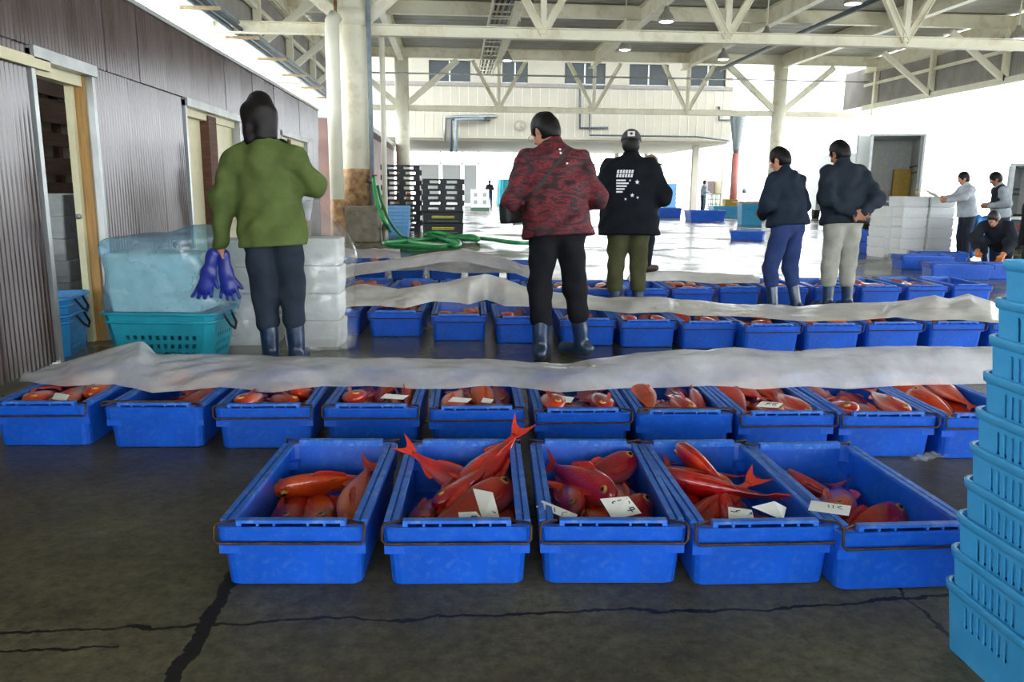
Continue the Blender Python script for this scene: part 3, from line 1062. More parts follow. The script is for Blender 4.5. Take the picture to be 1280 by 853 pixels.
# ---- rows behind: crates set out from their front bottom edges in the photo
PILES = []
PILES = [
    [(-0.124, 0.12, 0.083, 0.032, -0.696, -0.717, -0.031), (-0.002, 0.135, 0.083, 0.698, 0.029, -0.029, 0.715), (0.126, -0.056, 0.083, 0.039, 0.703, -0.709, 0.038), (-0.136, -0.145, 0.098, 0.029, -0.706, 0.707, 0.033), (-0.004, -0.145, 0.097, 0.028, -0.719, 0.694, 0.029), (0.135, 0.146, 0.106, 0.039, 0.714, 0.698, -0.038), (-0.129, -0.115, 0.164, 0.729, -0.039, -0.037, -0.682), (0.0, 0.145, 0.158, 0.719, 0.034, -0.032, 0.694), (0.136, -0.003, 0.173, 0.711, -0.037, -0.04, -0.701), (-0.131, 0.146, 0.179, 0.678, 0.017, 0.08, 0.731), (0.007, -0.146, 0.171, 0.032, -0.733, 0.679, 0.021)],
    [(-0.129, -0.146, 0.083, 0.73, -0.037, -0.04, -0.682), (0.065, -0.155, 0.083, 0.583, -0.044, -0.032, -0.81), (0.129, 0.145, 0.093, 0.046, -0.681, -0.727, 0.076), (-0.023, 0.068, 0.083, 0.03, 0.696, -0.717, 0.029), (0.139, 0.136, 0.158, 0.125, -0.685, -0.718, 0.002), (0.008, 0.145, 0.137, 0.049, -0.681, -0.726, 0.081), (0.128, -0.147, 0.154, 0.034, 0.704, -0.694, -0.145), (-0.138, 0.145, 0.186, 0.719, -0.02, 0.011, 0.695)],
    [(-0.128, 0.002, 0.083, 0.723, -0.039, -0.037, -0.689), (-0.001, -0.146, 0.083, 0.719, -0.036, -0.04, -0.692), (0.165, 0.146, 0.11, 0.48, -0.464, -0.535, 0.518), (-0.138, -0.146, 0.166, 0.031, 0.718, -0.694, 0.042), (0.029, -0.129, 0.146, 0.834, -0.165, -0.008, -0.527), (0.12, -0.147, 0.083, 0.036, 0.743, -0.668, 0.04), (-0.025, 0.173, 0.1, 0.462, 0.062, 0.145, 0.873), (0.081, 0.067, 0.148, 0.177, 0.738, -0.65, -0.038)],
    [(-0.125, 0.129, 0.084, 0.065, -0.695, -0.716, 0.001), (0.012, -0.027, 0.085, 0.052, -0.712, 0.693, -0.104), (0.138, 0.115, 0.083, 0.037, -0.694, -0.718, -0.036), (-0.009, 0.145, 0.134, 0.209, 0.691, 0.659, 0.211), (0.106, -0.148, 0.126, 0.328, 0.679, -0.545, -0.368), (0.153, -0.066, 0.159, 0.566, 0.376, 0.381, 0.627), (-0.127, -0.148, 0.105, 0.149, -0.637, 0.752, -0.082), (-0.129, -0.08, 0.173, 0.73, -0.011, -0.089, -0.678)],
    [(-0.137, -0.002, 0.084, 0.712, 0.025, -0.026, 0.701), (-0.018, -0.14, 0.083, 0.037, 0.695, -0.717, 0.035), (0.126, 0.137, 0.083, 0.703, 0.029, -0.029, 0.71), (-0.011, 0.146, 0.097, 0.025, -0.671, -0.737, 0.08), (0.132, -0.145, 0.097, 0.719, 0.029, 0.028, -0.694), (-0.111, -0.147, 0.153, 0.641, -0.106, 0.19, -0.736), (0.028, -0.068, 0.154, 0.693, 0.082, 0.028, 0.715)],
    [(-0.131, -0.037, 0.085, 0.721, -0.106, 0.048, -0.683), (0.024, -0.167, 0.099, 0.833, -0.242, 0.151, -0.473), (0.138, 0.006, 0.083, 0.694, -0.039, -0.038, -0.718), (-0.064, 0.162, 0.099, 0.203, -0.493, -0.799, 0.279), (0.111, 0.151, 0.12, 0.062, 0.793, 0.607, -0.002), (0.131, -0.145, 0.167, 0.075, 0.68, -0.725, -0.075), (-0.125, -0.145, 0.168, 0.704, -0.011, -0.029, -0.709)],
    [(-0.129, -0.146, 0.083, 0.73, -0.037, -0.04, -0.682), (-0.005, -0.03, 0.084, 0.698, -0.072, 0.012, -0.713), (0.106, 0.153, 0.101, 0.092, -0.8, -0.58, 0.123), (-0.117, 0.146, 0.096, 0.029, 0.746, 0.665, -0.023), (0.054, -0.146, 0.151, 0.665, -0.105, 0.095, -0.733), (0.162, -0.019, 0.12, 0.559, -0.388, 0.49, -0.546), (-0.136, -0.069, 0.158, 0.704, 0.016, -0.028, 0.709)]]
ICE = None


def ice_bed(parent_mw, label, group, h=.045):
    global ICE
    if ICE is None:
        v, f = [], []
        n, m = 8, 12
        rr = random.Random(3)
        for j in range(m + 1):
            for i in range(n + 1):
                v.append((-.182 + .364 * i / n, -.325 + .65 * j / m, h + rr.uniform(-.006, .006)))
        f = [(j * (n + 1) + i, j * (n + 1) + i + 1, (j + 1) * (n + 1) + i + 1, (j + 1) * (n + 1) + i) for j in range(m) for i in range(n)]
        k = len(v)
        v += [(-.185, -.32, .014), (.185, -.32, .014), (.185, .32, .014), (-.185, .32, .014)]
        f += [(k, k + 3, k + 2, k + 1)]
        f += [tuple([k, k + 1] + [i for i in range(n, -1, -1)]), tuple([k + 2, k + 3] + [m * (n + 1) + i for i in range(n + 1)]),
              tuple([k + 1, k + 2] + [j * (n + 1) + n for j in range(m, -1, -1)]), tuple([k + 3, k] + [j * (n + 1) for j in range(m + 1)])]
        ICE = raw_mesh('crushed_ice', v, f, mat('crushed_ice', 'dfe8ee', .3, var=.1, scale=60, bump=.5, bscale=90))
    o = link('crushed_ice', ICE)
    o.location = parent_mw.translation
    o.rotation_euler = parent_mw.to_euler()
    return tag(o, label, 'ice', group, 'stuff')


ORD = ('first', 'second', 'third', 'fourth', 'fifth', 'sixth', 'seventh', 'eighth', 'ninth', 'tenth', 'eleventh', 'twelfth', 'thirteenth', 'fourteenth', 'fifteenth')


def row(edges, lab, flab, grp, fgrp, n_fish, detail, yaw=0.0, skip=(), empty_at=(), ups=()):
    out = []
    for i, (xa, xb, y) in enumerate(edges):
        a, b = P(xa, y), P(xb, y)
        c = (a + b) / 2
        rz = math.radians(yaw + RNG.uniform(-1.2, 1.2))
        fwd = Vector((-math.sin(rz), math.cos(rz), 0))
        loc = c + fwd * (.75 / 2)
        l, fl_i = lab % ORD[i], flab % ORD[i]
        cr = crate((loc.x, loc.y, 0), rz, l, grp, detail, up=i in ups)
        out.append(cr)
        if i in empty_at:
            continue
        mw = Matrix.Translation((loc.x, loc.y, 0)) @ Matrix.Rotation(rz, 4, 'Z')
        ice = ice_bed(mw, 'crushed ice under the fish, ' + l.replace('blue fish crate', 'crate').replace(',', '')[:60], grp + ' ice')
        if not PILES:
            continue
        pile = PILES[i % len(PILES)]
        turn = Matrix.Rotation(math.pi if (i // len(PILES)) % 2 else 0, 4, 'Z')
        # the lower layers of a settled heap, lifted by the ice under them until they fill the crate to the rim
        got = sorted([q for q in pile if abs(2 * (q[4] * q[6] - q[3] * q[5])) < .21], key=lambda q: q[2])[:n_fish]

        def crest(q):
            R = Quaternion(q[3:]).to_matrix()
            return q[2] + .037 * abs(R[2][2]) + .062 * abs(R[2][1]) + .15 * abs(R[2][0])
        lift = max(0.0, (.244 if detail > 1 else .238) - max(crest(q) for q in got))
        ice.scale = (1, 1, (.036 + lift) / .045)
        for j, (x, yy, z, qw, qx, qy, qz) in enumerate(got):
            fm = Matrix.Translation((x * .93, yy, z + lift)) @ Quaternion((qw, qx, qy, qz)).to_matrix().to_4x4()
            fish_at(mw @ turn @ fm, fl_i, fgrp, 0, max(0, detail - (0 if detail > 1 else 1)), 1.0)
    return out


E2 = [(-4, 120, 557), (140, 258, 559), (275, 393, 560), (408, 525, 560), (537, 655, 563), (668, 785, 566), (796, 908, 568), (921, 1034, 570), (1046, 1158, 571), (1172, 1284, 573)]
ROW2 = row(E2, 'blue fish crate under the long plastic sheet, %s from the brown shed wall',
           'red fish in the sheeted crate that is %s from the brown shed wall', 'second row of fish crates', 'red fish in the second row', 11, 2, -1.5, ups=(1, 6))
E3 = [(384, 450, 419), (461, 529, 421), (541, 607, 426), (619, 688, 429), (701, 767, 432), (775, 842, 434), (850, 920, 436), (926, 997, 440), (1003, 1072, 439), (1079, 1148, 437), (1155, 1228, 436), (1234, 1300, 436)]
ROW3 = row(E3, 'blue fish crate, %s along the row behind the man in maroon', 'red fish in the %s crate along the row behind the man in maroon',
           'third row of fish crates', 'red fish in the third row', 8, 1, -1.0)
E4 = [(430, 482, 385), (488, 541, 386), (547, 600, 387), (605, 658, 388), (664, 716, 388), (722, 774, 388), (781, 833, 387), (839, 889, 386), (897, 948, 384), (956, 1007, 384), (1015, 1065, 383), (1073, 1123, 382), (1131, 1180, 381), (1188, 1236, 380)]
ROW4 = row(E4, 'blue fish crate, %s along the row under the two navy men', 'red fish in the %s crate along the row under the two navy men',
           'fourth row of fish crates', 'red fish in the fourth row', 5, 1, -2.0, empty_at=(6, 13))
E5 = [(390, 435, 348), (440, 483, 348), (488, 530, 349), (535, 578, 350), (583, 626, 351), (632, 676, 352)]
ROW5 = row(E5, 'blue fish crate, %s along the short row before the green hose', 'red fish in the %s crate of the short row before the hose',
           'fifth row of fish crates', 'red fish in the fifth row', 5, 1, -2.0, empty_at=(4, 5))

# ================================================================== PLASTIC SHEETS
sheet_film = film('milky_film', 'fdfdfe', .55, rough=.14, tl=.22)
sheet_film2 = film('milky_film_thick', 'fdfaf2', .88, rough=.3, tl=.25)


def sheet(front, top, zf, Yb, film_m, label, seed, drop=.14, cols=260, rows=30, group='plastic sheets over the fish', amp=.016):
    """a film lying over the back of a row: front edge and crest traced along the row, crest at the depth Yb(px)"""
    xa, xb = front[0][0], front[-1][0]
    v, f = [], []
    for i in range(cols + 1):
        px = xa + (xb - xa) * i / cols
        A = P(px, interp(front, px), zf)
        tx = min(max(px, top[0][0]), top[-1][0])
        Y = Yb(tx)
        T = PY(tx, interp(top, tx), Y)
        T.z = max(T.z, .03)
        B = T + Vector((0, .16, -max(0.02, min(drop, T.z - .04))))
        for j in range(rows + 1):
            t = j / rows
            if t < .78:
                s = t / .78
                p = A.lerp(T, s)
                p.z += .035 * math.sin(math.pi * s) * (1 if T.z > A.z + .03 else .35)
            else:
                s = (t - .78) / .22
                p = T.lerp(B, s)
                p.z += .03 * math.sin(math.pi * s)
            q = Vector((p.x * 2.2 + p.y * 1.5, p.y * 5.0, seed))
            w = mnoise.fractal(q, 1.0, 2.0, 4) * amp
            cr = abs(mnoise.noise(Vector((p.x * 3.1 - p.y * 4, p.y * 2.2 + p.x, seed + 9)))) * amp * 1.6
            edge = min(1, t * 5 + .25)
            p.z += (w + cr) * edge
            p.y += w * .8 * edge
            v.append(p)
    n = rows + 1
    f = [(i * n + j, (i + 1) * n + j, (i + 1) * n + j + 1, i * n + j + 1) for i in range(cols) for j in range(rows)]
    o = link('plastic_sheet', raw_mesh('plastic_sheet', v, f, film_m, True))
    return tag(o, label, 'plastic sheet', group)


def depth_of(crates, off):
    pts = sorted((c.location.x, c.location.y) for c in crates)
    a, b = pts[0], pts[-1]
    k = (b[1] - a[1]) / (b[0] - a[0])

    def fn(px):
        # depth of the row where the sight line through this column crosses it
        d = ray(px, 420)
        # a[1] + k (x - a[0]) = y with x = y * d.x / d.y
        y = (a[1] - k * a[0]) / (1 - k * d.x / d.y)
        return y + off
    return fn


F2 = [(24, 477), (80, 484), (143, 481), (191, 492), (228, 489), (276, 484), (342, 492), (404, 483), (461, 483), (522, 486), (567, 487), (601, 483), (640, 484), (699, 491), (781, 485), (885, 483), (949, 488), (1010, 484), (1060, 487), (1122, 482), (1300, 479)]
S2 = [(40, 465), (100, 446), (150, 433), (175, 427), (184, 434), (192, 443), (230, 446), (300, 446), (460, 449), (640, 453), (716, 455), (752, 448), (797, 442), (837, 440), (921, 440), (1060, 437), (1300, 436)]
sheet(F2, S2, .222, depth_of(ROW2, .36), sheet_film, 'long milky plastic sheet over the row of ten fish crates', 1.3)
F3 = [(412, 384), (475, 383), (507, 385), (542, 377), (573, 379), (586, 381), (608, 375), (630, 383), (672, 384), (743, 388), (787, 392), (835, 391), (864, 395), (922, 396), (1008, 402), (1074, 401), (1120, 397), (1159, 401), (1202, 400), (1262, 406)]
S3 = [(412, 362), (431, 360), (453, 356), (497, 362), (542, 354), (590, 346), (606, 343), (630, 350), (665, 361), (743, 374), (826, 373), (874, 378), (998, 383), (1042, 379), (1081, 380), (1139, 377), (1171, 370), (1188, 374), (1214, 368), (1240, 380), (1262, 400)]
sheet(F3, S3, .222, depth_of(ROW3, .34), sheet_film2, 'cream plastic sheet behind the legs of the man in maroon', 4.7)
sheet([(412, 340), (480, 339), (534, 338), (573, 342), (617, 341), (672, 343)], [(412, 336), (486, 326), (542, 316), (577, 311), (621, 321), (672, 337)], .222, depth_of(ROW4, .2), sheet_film2,
      'cream plastic sheet peaked over the crates by the green hose', 8.1, cols=90)
sheet([(786, 352), (850, 351), (891, 355), (950, 354)], [(786, 345), (850, 339), (908, 343), (950, 346)], .222, depth_of(ROW4, .2), sheet_film2,
      'small cream plastic sheet between the capped man and the navy men', 11.9, cols=60)
sheet([(412, 324), (459, 319), (500, 317)], [(412, 310), (450, 312), (500, 314)], .222, depth_of(ROW5, .2), sheet_film2,
      'short plastic sheet corner on the row before the green hose', 14.9, cols=30)

# ================================================================== PAPER TAGS
paper_m = mat('tag_paper', 'e9e9e2', .7, var=.03)
ink_m = mat('black_ink', '16161a', .6, var=.0)
ink_g = mat('green_ink', '4d7a62', .6, var=.0)


def strokes(o, quad, lines, m, w=.0038):
    a, b, c, d = quad

    def at(u, v):
        return a.lerp(b, u).lerp(d.lerp(c, u), v)
    nrm = (b - a).cross(d - a).normalized()
    if nrm.z < 0:
        nrm = -nrm
    for ln in lines:
        mbx = MB()
        pts = [at(*q) + nrm * .0016 for q in ln]
        for p, q in zip(pts, pts[1:]):
            mbx.bar(p, q, w, .0006, up=nrm)
        mbx.build('ink_stroke', m, o)


S_ = lambda x, y, s: [(x + s * .8, y), (x + s * .3, y + .02), (x, y + s * .35), (x + s * .7, y + s * .8), (x + s * .6, y + s * 1.3), (x, y + s * 1.4)]
E_ = lambda x, y, s: [(x + s * .8, y), (x, y + s * .2), (x + .02, y + s * .7), (x + s * .6, y + s * .65), (x + .02, y + s * .75), (x + s * .1, y + s * 1.3), (x + s * .8, y + s * 1.25)]
MID = lambda x, y, s: [[(x, y + s * .3), (x + s, y + s * .25), (x + s, y + s * .7), (x, y + s * .75), (x, y + s * .3)], [(x + s * .5, y), (x + s * .5, y + s * 1.2)]]
TICK = lambda x, y, s: [[(x, y), (x + s * .1, y + s)], [(x + s * .4, y), (x + s * .45, y + s)], [(x + s * 1.1, y), (x + s * .75, y + s * .5), (x + s * 1.2, y + s)]]


def paper(px, zt, zb, label, lines=(), m=None, group='paper tags on the fish'):
    """px: far-left, far-right, near-right, near-left corners in the photo, the far ones at height zt, the near ones at zb"""
    q = [P(px[0][0], px[0][1], zt), P(px[1][0], px[1][1], zt), P(px[2][0], px[2][1], zb), P(px[3][0], px[3][1], zb)]
    mbx = MB()
    n = (q[1] - q[0]).cross(q[3] - q[0]).normalized() * .0008
    mbx.add([p + n for p in q] + [p - n for p in q], [(0, 1, 2, 3), (7, 6, 5, 4)] + [(i, i + 4, (i + 1) % 4 + 4, (i + 1) % 4) for i in range(4)])
    o = mbx.build('paper_tag', paper_m)
    tag(o, label, 'paper tag', group)
    if lines:
        strokes(o, q, lines, m or ink_m)
    return o


paper([(591, 611), (616, 616), (625, 649), (603, 650)], .225, .185, 'white paper tag with two curved strokes among raised tail fins', [[(.3, .45), (.55, .4), (.7, .46)], [(.25, .8), (.6, .72), (.85, .8)]])
paper([(573, 641), (595, 640), (606, 652), (574, 652)], .205, .19, 'white paper tag half tucked behind the crate lip', [[(.5, .9), (.6, .5), (.8, .5), (.75, .9)]])
paper([(678, 626), (722, 644), (716, 651), (670, 634)], .215, .205, 'narrow white paper tag with faint green strokes', [[(.4, .3), (.5, .8)], [(.75, .2), (.66, .5), (.7, .9)]], ink_g)
paper([(750, 624), (785, 621), (802, 642), (766, 650)], .225, .19, 'square white paper tag with three handwritten letters', [S_(.3, .2, .2), E_(.52, .16, .2), S_(.76, .12, .2)] + MID(.62, .56, .26))
paper([(910, 634), (940, 638), (943, 652), (911, 652)], .215, .195, 'white paper tag with black writing behind the crate lip', [[(.1, .3), (.3, .35)], S_(.3, .2, .24)] + MID(.65, .2, .3))
paper([(940, 634), (968, 627), (983, 635), (979, 651)], .225, .2, 'bent white paper tag with green ticks', TICK(.4, .2, .35), ink_g)
paper([(1014, 626), (1064, 633), (1061, 645), (1010, 638)], .225, .215, 'long white paper tag stuck across a crate rim', TICK(.45, .2, .3), ink_g)
for k, (cx, cy, w, h, wr) in enumerate(((76, 496, 22, 10, 0), (493, 496, 36, 7, 0), (575, 500, 30, 7, 0), (609, 501, 16, 7, 0), (706, 499, 24, 9, 0), (962, 506, 34, 8, 1))):
    names = ('first', 'fourth', 'fifth', 'fifth', 'sixth', 'eighth')
    paper([(cx - w * .3, cy - h / 2), (cx + w / 2, cy - h * .2), (cx + w * .3, cy + h / 2), (cx - w / 2, cy + h * .3)], .228, .212,
          ('small folded' if k == 3 else 'small') + ' white paper tag in the sheeted crate %s from the shed wall' % names[k], [S_(.3, .2, .3), E_(.6, .2, .3)] if wr else ())

# ================================================================== PEOPLE
class Field:
    """signed distance of blended tapered limbs and ellipsoids, turned into one continuous surface"""

    def __init__(s):
        s.pr = []

    def cone(s, a, b, ra, rb, k=.02, sq=(1, 1, 1)):
        s.pr.append(('c', np.array(a, float), np.array(b, float), ra, rb, k, np.array(sq, float)))
        return s

    def ell(s, c, r, R=None, k=.02):
        s.pr.append(('e', np.array(c, float), np.array(r, float), np.array(R if R is not None else np.eye(3), float), k))
        return s

    def cut(s, c, r, R=None, k=.01):
        s.pr.append(('x', np.array(c, float), np.array(r, float), np.array(R if R is not None else np.eye(3), float), k))
        return s

    def bounds(s):
        lo, hi = np.full(3, 9.), np.full(3, -9.)
        for p in s.pr:
            l, h = s.box(p)
            if p[0] != 'x':
                lo, hi = np.minimum(lo, l), np.maximum(hi, h)
        return lo, hi

    @staticmethod
    def box(p):
        if p[0] == 'c':
            m = max(p[3], p[4]) / np.minimum(p[6], 1)
            return np.minimum(p[1], p[2]) - m, np.maximum(p[1], p[2]) + m
        m = max(p[2])
        return p[1] - m, p[1] + m

    def mesh(s, name, vox, m, zmin=None, zmax=None, fold=0.0, fseed=0.0, fscale=1.0, cutfn=None):
        lo, hi = s.bounds()
        lo, hi = lo - 4 * vox, hi + 4 * vox
        n = np.ceil((hi - lo) / vox).astype(int) + 1
        ax = [lo[i] + vox * np.arange(n[i]) for i in range(3)]
        f = np.full(n, 1.0, np.float32)
        for p in s.pr:
            k = p[5] if p[0] == 'c' else p[4]
            l, h = s.box(p)
            pad = 3 * vox + k
            i0 = np.clip(np.floor((l - pad - lo) / vox).astype(int), 0, n - 1)
            i1 = np.clip(np.ceil((h + pad - lo) / vox).astype(int) + 1, 1, n)
            X = ax[0][i0[0]:i1[0], None, None]
            Y = ax[1][None, i0[1]:i1[1], None]
            Z = ax[2][None, None, i0[2]:i1[2]]
            if p[0] == 'c':
                a, b, q = p[1], p[2], p[6]
                ba = b - a
                x, y, z = X - a[0], Y - a[1], Z - a[2]
                t = np.clip((x * ba[0] + y * ba[1] + z * ba[2]) / max(ba @ ba, 1e-9), 0, 1)
                d = np.sqrt(((x - t * ba[0]) * q[0]) ** 2 + ((y - t * ba[1]) * q[1]) ** 2 + ((z - t * ba[2]) * q[2]) ** 2) - (p[3] + (p[4] - p[3]) * t)
            else:
                R = p[3]
                x, y, z = X - p[1][0], Y - p[1][1], Z - p[1][2]
                u = [x * R[0, i] + y * R[1, i] + z * R[2, i] for i in range(3)]
                k0 = np.sqrt(sum((u[i] / p[2][i]) ** 2 for i in range(3)))
                k1 = np.sqrt(sum((u[i] / p[2][i] ** 2) ** 2 for i in range(3))) + 1e-9
                d = k0 * (k0 - 1) / k1
            sl = (slice(i0[0], i1[0]), slice(i0[1], i1[1]), slice(i0[2], i1[2]))
            g = f[sl]
            if p[0] == 'x':
                f[sl] = np.maximum(g, -d)
            else:
                hh = np.clip(.5 + .5 * (g - d) / k, 0, 1)
                f[sl] = g * (1 - hh) + d * hh - k * hh * (1 - hh)
        X, Y, Z = ax[0][:, None, None], ax[1][None, :, None], ax[2][None, None, :]
        if fold:
            s1 = np.sin((Z * 46 + np.sin(X * 17 + fseed) * 1.7 + Y * 21) * fscale + fseed * 3)
            s2 = np.sin((X * 38 + np.sin(Z * 13 + fseed * 2) * 2.2 - Y * 29) * fscale + fseed)
            s3 = np.sin((Z * 21 - X * 27 + np.sin(Y * 15 + Z * 9) * 2) * fscale + fseed * 1.7)
            f += (fold * (s1 * .4 + s2 * .5 + s3 * .6)).astype(np.float32)
        if zmin is not None:
            f = np.maximum(f, (zmin - Z).astype(np.float32))
        if zmax is not None:
            f = np.maximum(f, (Z - zmax).astype(np.float32))
        if cutfn:
            f = np.maximum(f, cutfn(X, Y, Z).astype(np.float32))
        return surface(name, f, lo, vox, m)


def surface(name, f, lo, vox, m):
    """surface nets"""
    sg = f < 0
    c = sg[:-1, :-1, :-1].astype(np.int8)
    tot = np.zeros(np.array(f.shape) - 1, np.int8)
    for dx in (0, 1):
        for dy in (0, 1):
            for dz in (0, 1):
                tot += sg[dx:dx + tot.shape[0], dy:dy + tot.shape[1], dz:dz + tot.shape[2]]
    act = np.argwhere((tot > 0) & (tot < 8))
    idx = np.full(tot.shape, -1, np.int32)
    idx[act[:, 0], act[:, 1], act[:, 2]] = np.arange(len(act))
    pos, cnt = np.zeros((len(act), 3)), np.zeros(len(act))
    cs = [(a, b, d) for a in (0, 1) for b in (0, 1) for d in (0, 1)]
    val = {q: f[act[:, 0] + q[0], act[:, 1] + q[1], act[:, 2] + q[2]] for q in cs}
    for q in cs:
        for axis in range(3):
            if q[axis]:
                continue
            r = list(q)
            r[axis] = 1
            v0, v1 = val[q], val[tuple(r)]
            on = (v0 < 0) != (v1 < 0)
            t = v0 / np.where(on, v0 - v1, 1)
            pp = np.tile(np.array(q, float), (len(act), 1))
            pp[:, axis] = t
            pos[on] += pp[on]
            cnt[on] += 1
    vert = lo + vox * (act + pos / cnt[:, None])
    quads = []
    for axis in range(3):
        o1, o2 = [(1, 2), (2, 0), (0, 1)][axis]
        a = [slice(None)] * 3
        b = [slice(None)] * 3
        a[axis], b[axis] = slice(None, -1), slice(1, None)
        ed = np.argwhere(sg[tuple(a)] != sg[tuple(b)])
        ed = ed[(ed[:, o1] > 0) & (ed[:, o2] > 0) & (ed[:, o1] < f.shape[o1] - 1) & (ed[:, o2] < f.shape[o2] - 1)]
        e1, e2 = np.eye(3, dtype=int)[o1], np.eye(3, dtype=int)[o2]
        c4 = [ed - e1 - e2, ed - e2, ed, ed - e1]
        q4 = np.stack([idx[k[:, 0], k[:, 1], k[:, 2]] for k in c4], 1)
        inside = sg[ed[:, 0], ed[:, 1], ed[:, 2]]
        q4[~inside] = q4[~inside][:, ::-1]
        quads.append(q4)
    quads = np.concatenate(quads)
    me = bpy.data.meshes.new(name)
    me.vertices.add(len(vert))
    me.vertices.foreach_set('co', vert.astype(np.float32).ravel())
    me.loops.add(quads.size)
    me.loops.foreach_set('vertex_index', quads.astype(np.int32).ravel())
    me.polygons.add(len(quads))
    me.polygons.foreach_set('loop_start', np.arange(0, quads.size, 4, dtype=np.int32))
    me.polygons.foreach_set('use_smooth', np.ones(len(quads), bool))
    me.materials.append(m)
    me.update(calc_edges=True)
    return me


def rot(axis, deg):
    return np.array(Matrix.Rotation(math.radians(deg), 3, axis))


skin_m = mat('skin', 'c08a70', .5, var=.08, scale=20, sss=.1)
skin_d = mat('skin_dark', 'a06a50', .5, var=.08, scale=20, sss=.1)
hair_m = mat('black_hair', '0b0908', .5, var=.5, scale=60, stretch=(6, 6, .5), spec=.25, bump=.2, bscale=90)
hair_b = mat('brown_black_hair', '100a08', .45, var=.5, scale=60, stretch=(8, 8, .4), spec=.3, bump=.25, bscale=80)
hair_g = mat('greying_hair', '2e2c2c', .5, var=.5, scale=80)
boot_m = mat('navy_rubber', '1e3556', .3, var=.15, scale=6, dirt='6a7a88', dirt_amt=.4, dirt_scale=9, coat=.2)
sole_m = mat('boot_sole', '4a3a34', .7)
eye_w = mat('eye_white', 'e8e4dc', .2, var=.0)
HANG = {s: ((s * .265, -.03, 1.14), (s * .285, .05, .90)) for s in (-1, 1)}
FWD = {s: ((s * .265, .0, 1.14), (s * .09, .25, 1.10)) for s in (-1, 1)}
BACK = {s: ((s * .29, -.10, 1.14), (s * .05, -.20, .99)) for s in (-1, 1)}


def hand(fd, w, d, side, palm, curl, k=.006, spread=1.0):
    """palm and five fingers leaving the wrist w along d; palm is the direction the palm faces, side the thumb side"""
    w, d, palm = np.array(w, float), np.array(d, float), np.array(palm, float)
    d = d / np.linalg.norm(d)
    palm = palm - d * (palm @ d)
    palm /= np.linalg.norm(palm)
    t = np.cross(d, palm) * side
    fd.cone(w, w + d * .03, .026, .027, .02)
    for o in (-.024, 0, .024):
        fd.cone(w + d * .03 + t * o * .7, w + d * .085 + t * o, .017, .0135, .012)
    for i, (o, ln) in enumerate(((.031, .078), (.0105, .086), (-.0105, .08), (-.031, .062))):
        p = w + d * .088 + t * o * spread
        a = math.radians(curl * .7)
        d1 = d * math.cos(a) + palm * math.sin(a) + t * o * 1.5 * (spread - .9)
        p2 = p + d1 * ln * .55
        a = math.radians(curl * 1.7)
        d2 = d * math.cos(a) + palm * math.sin(a)
        p3 = p2 + d2 * ln * .5
        fd.cone(p, p2, .0098, .009, k)
        fd.cone(p2, p3, .009, .0075, k)
    p = w + d * .035 + t * .026
    p2 = p + d * .03 + t * .028 + palm * .012
    p3 = p2 + d * .03 + t * .004 + palm * .018
    fd.cone(p, p2, .0135, .0105, .01)
    fd.cone(p2, p3, .0105, .0085, k)


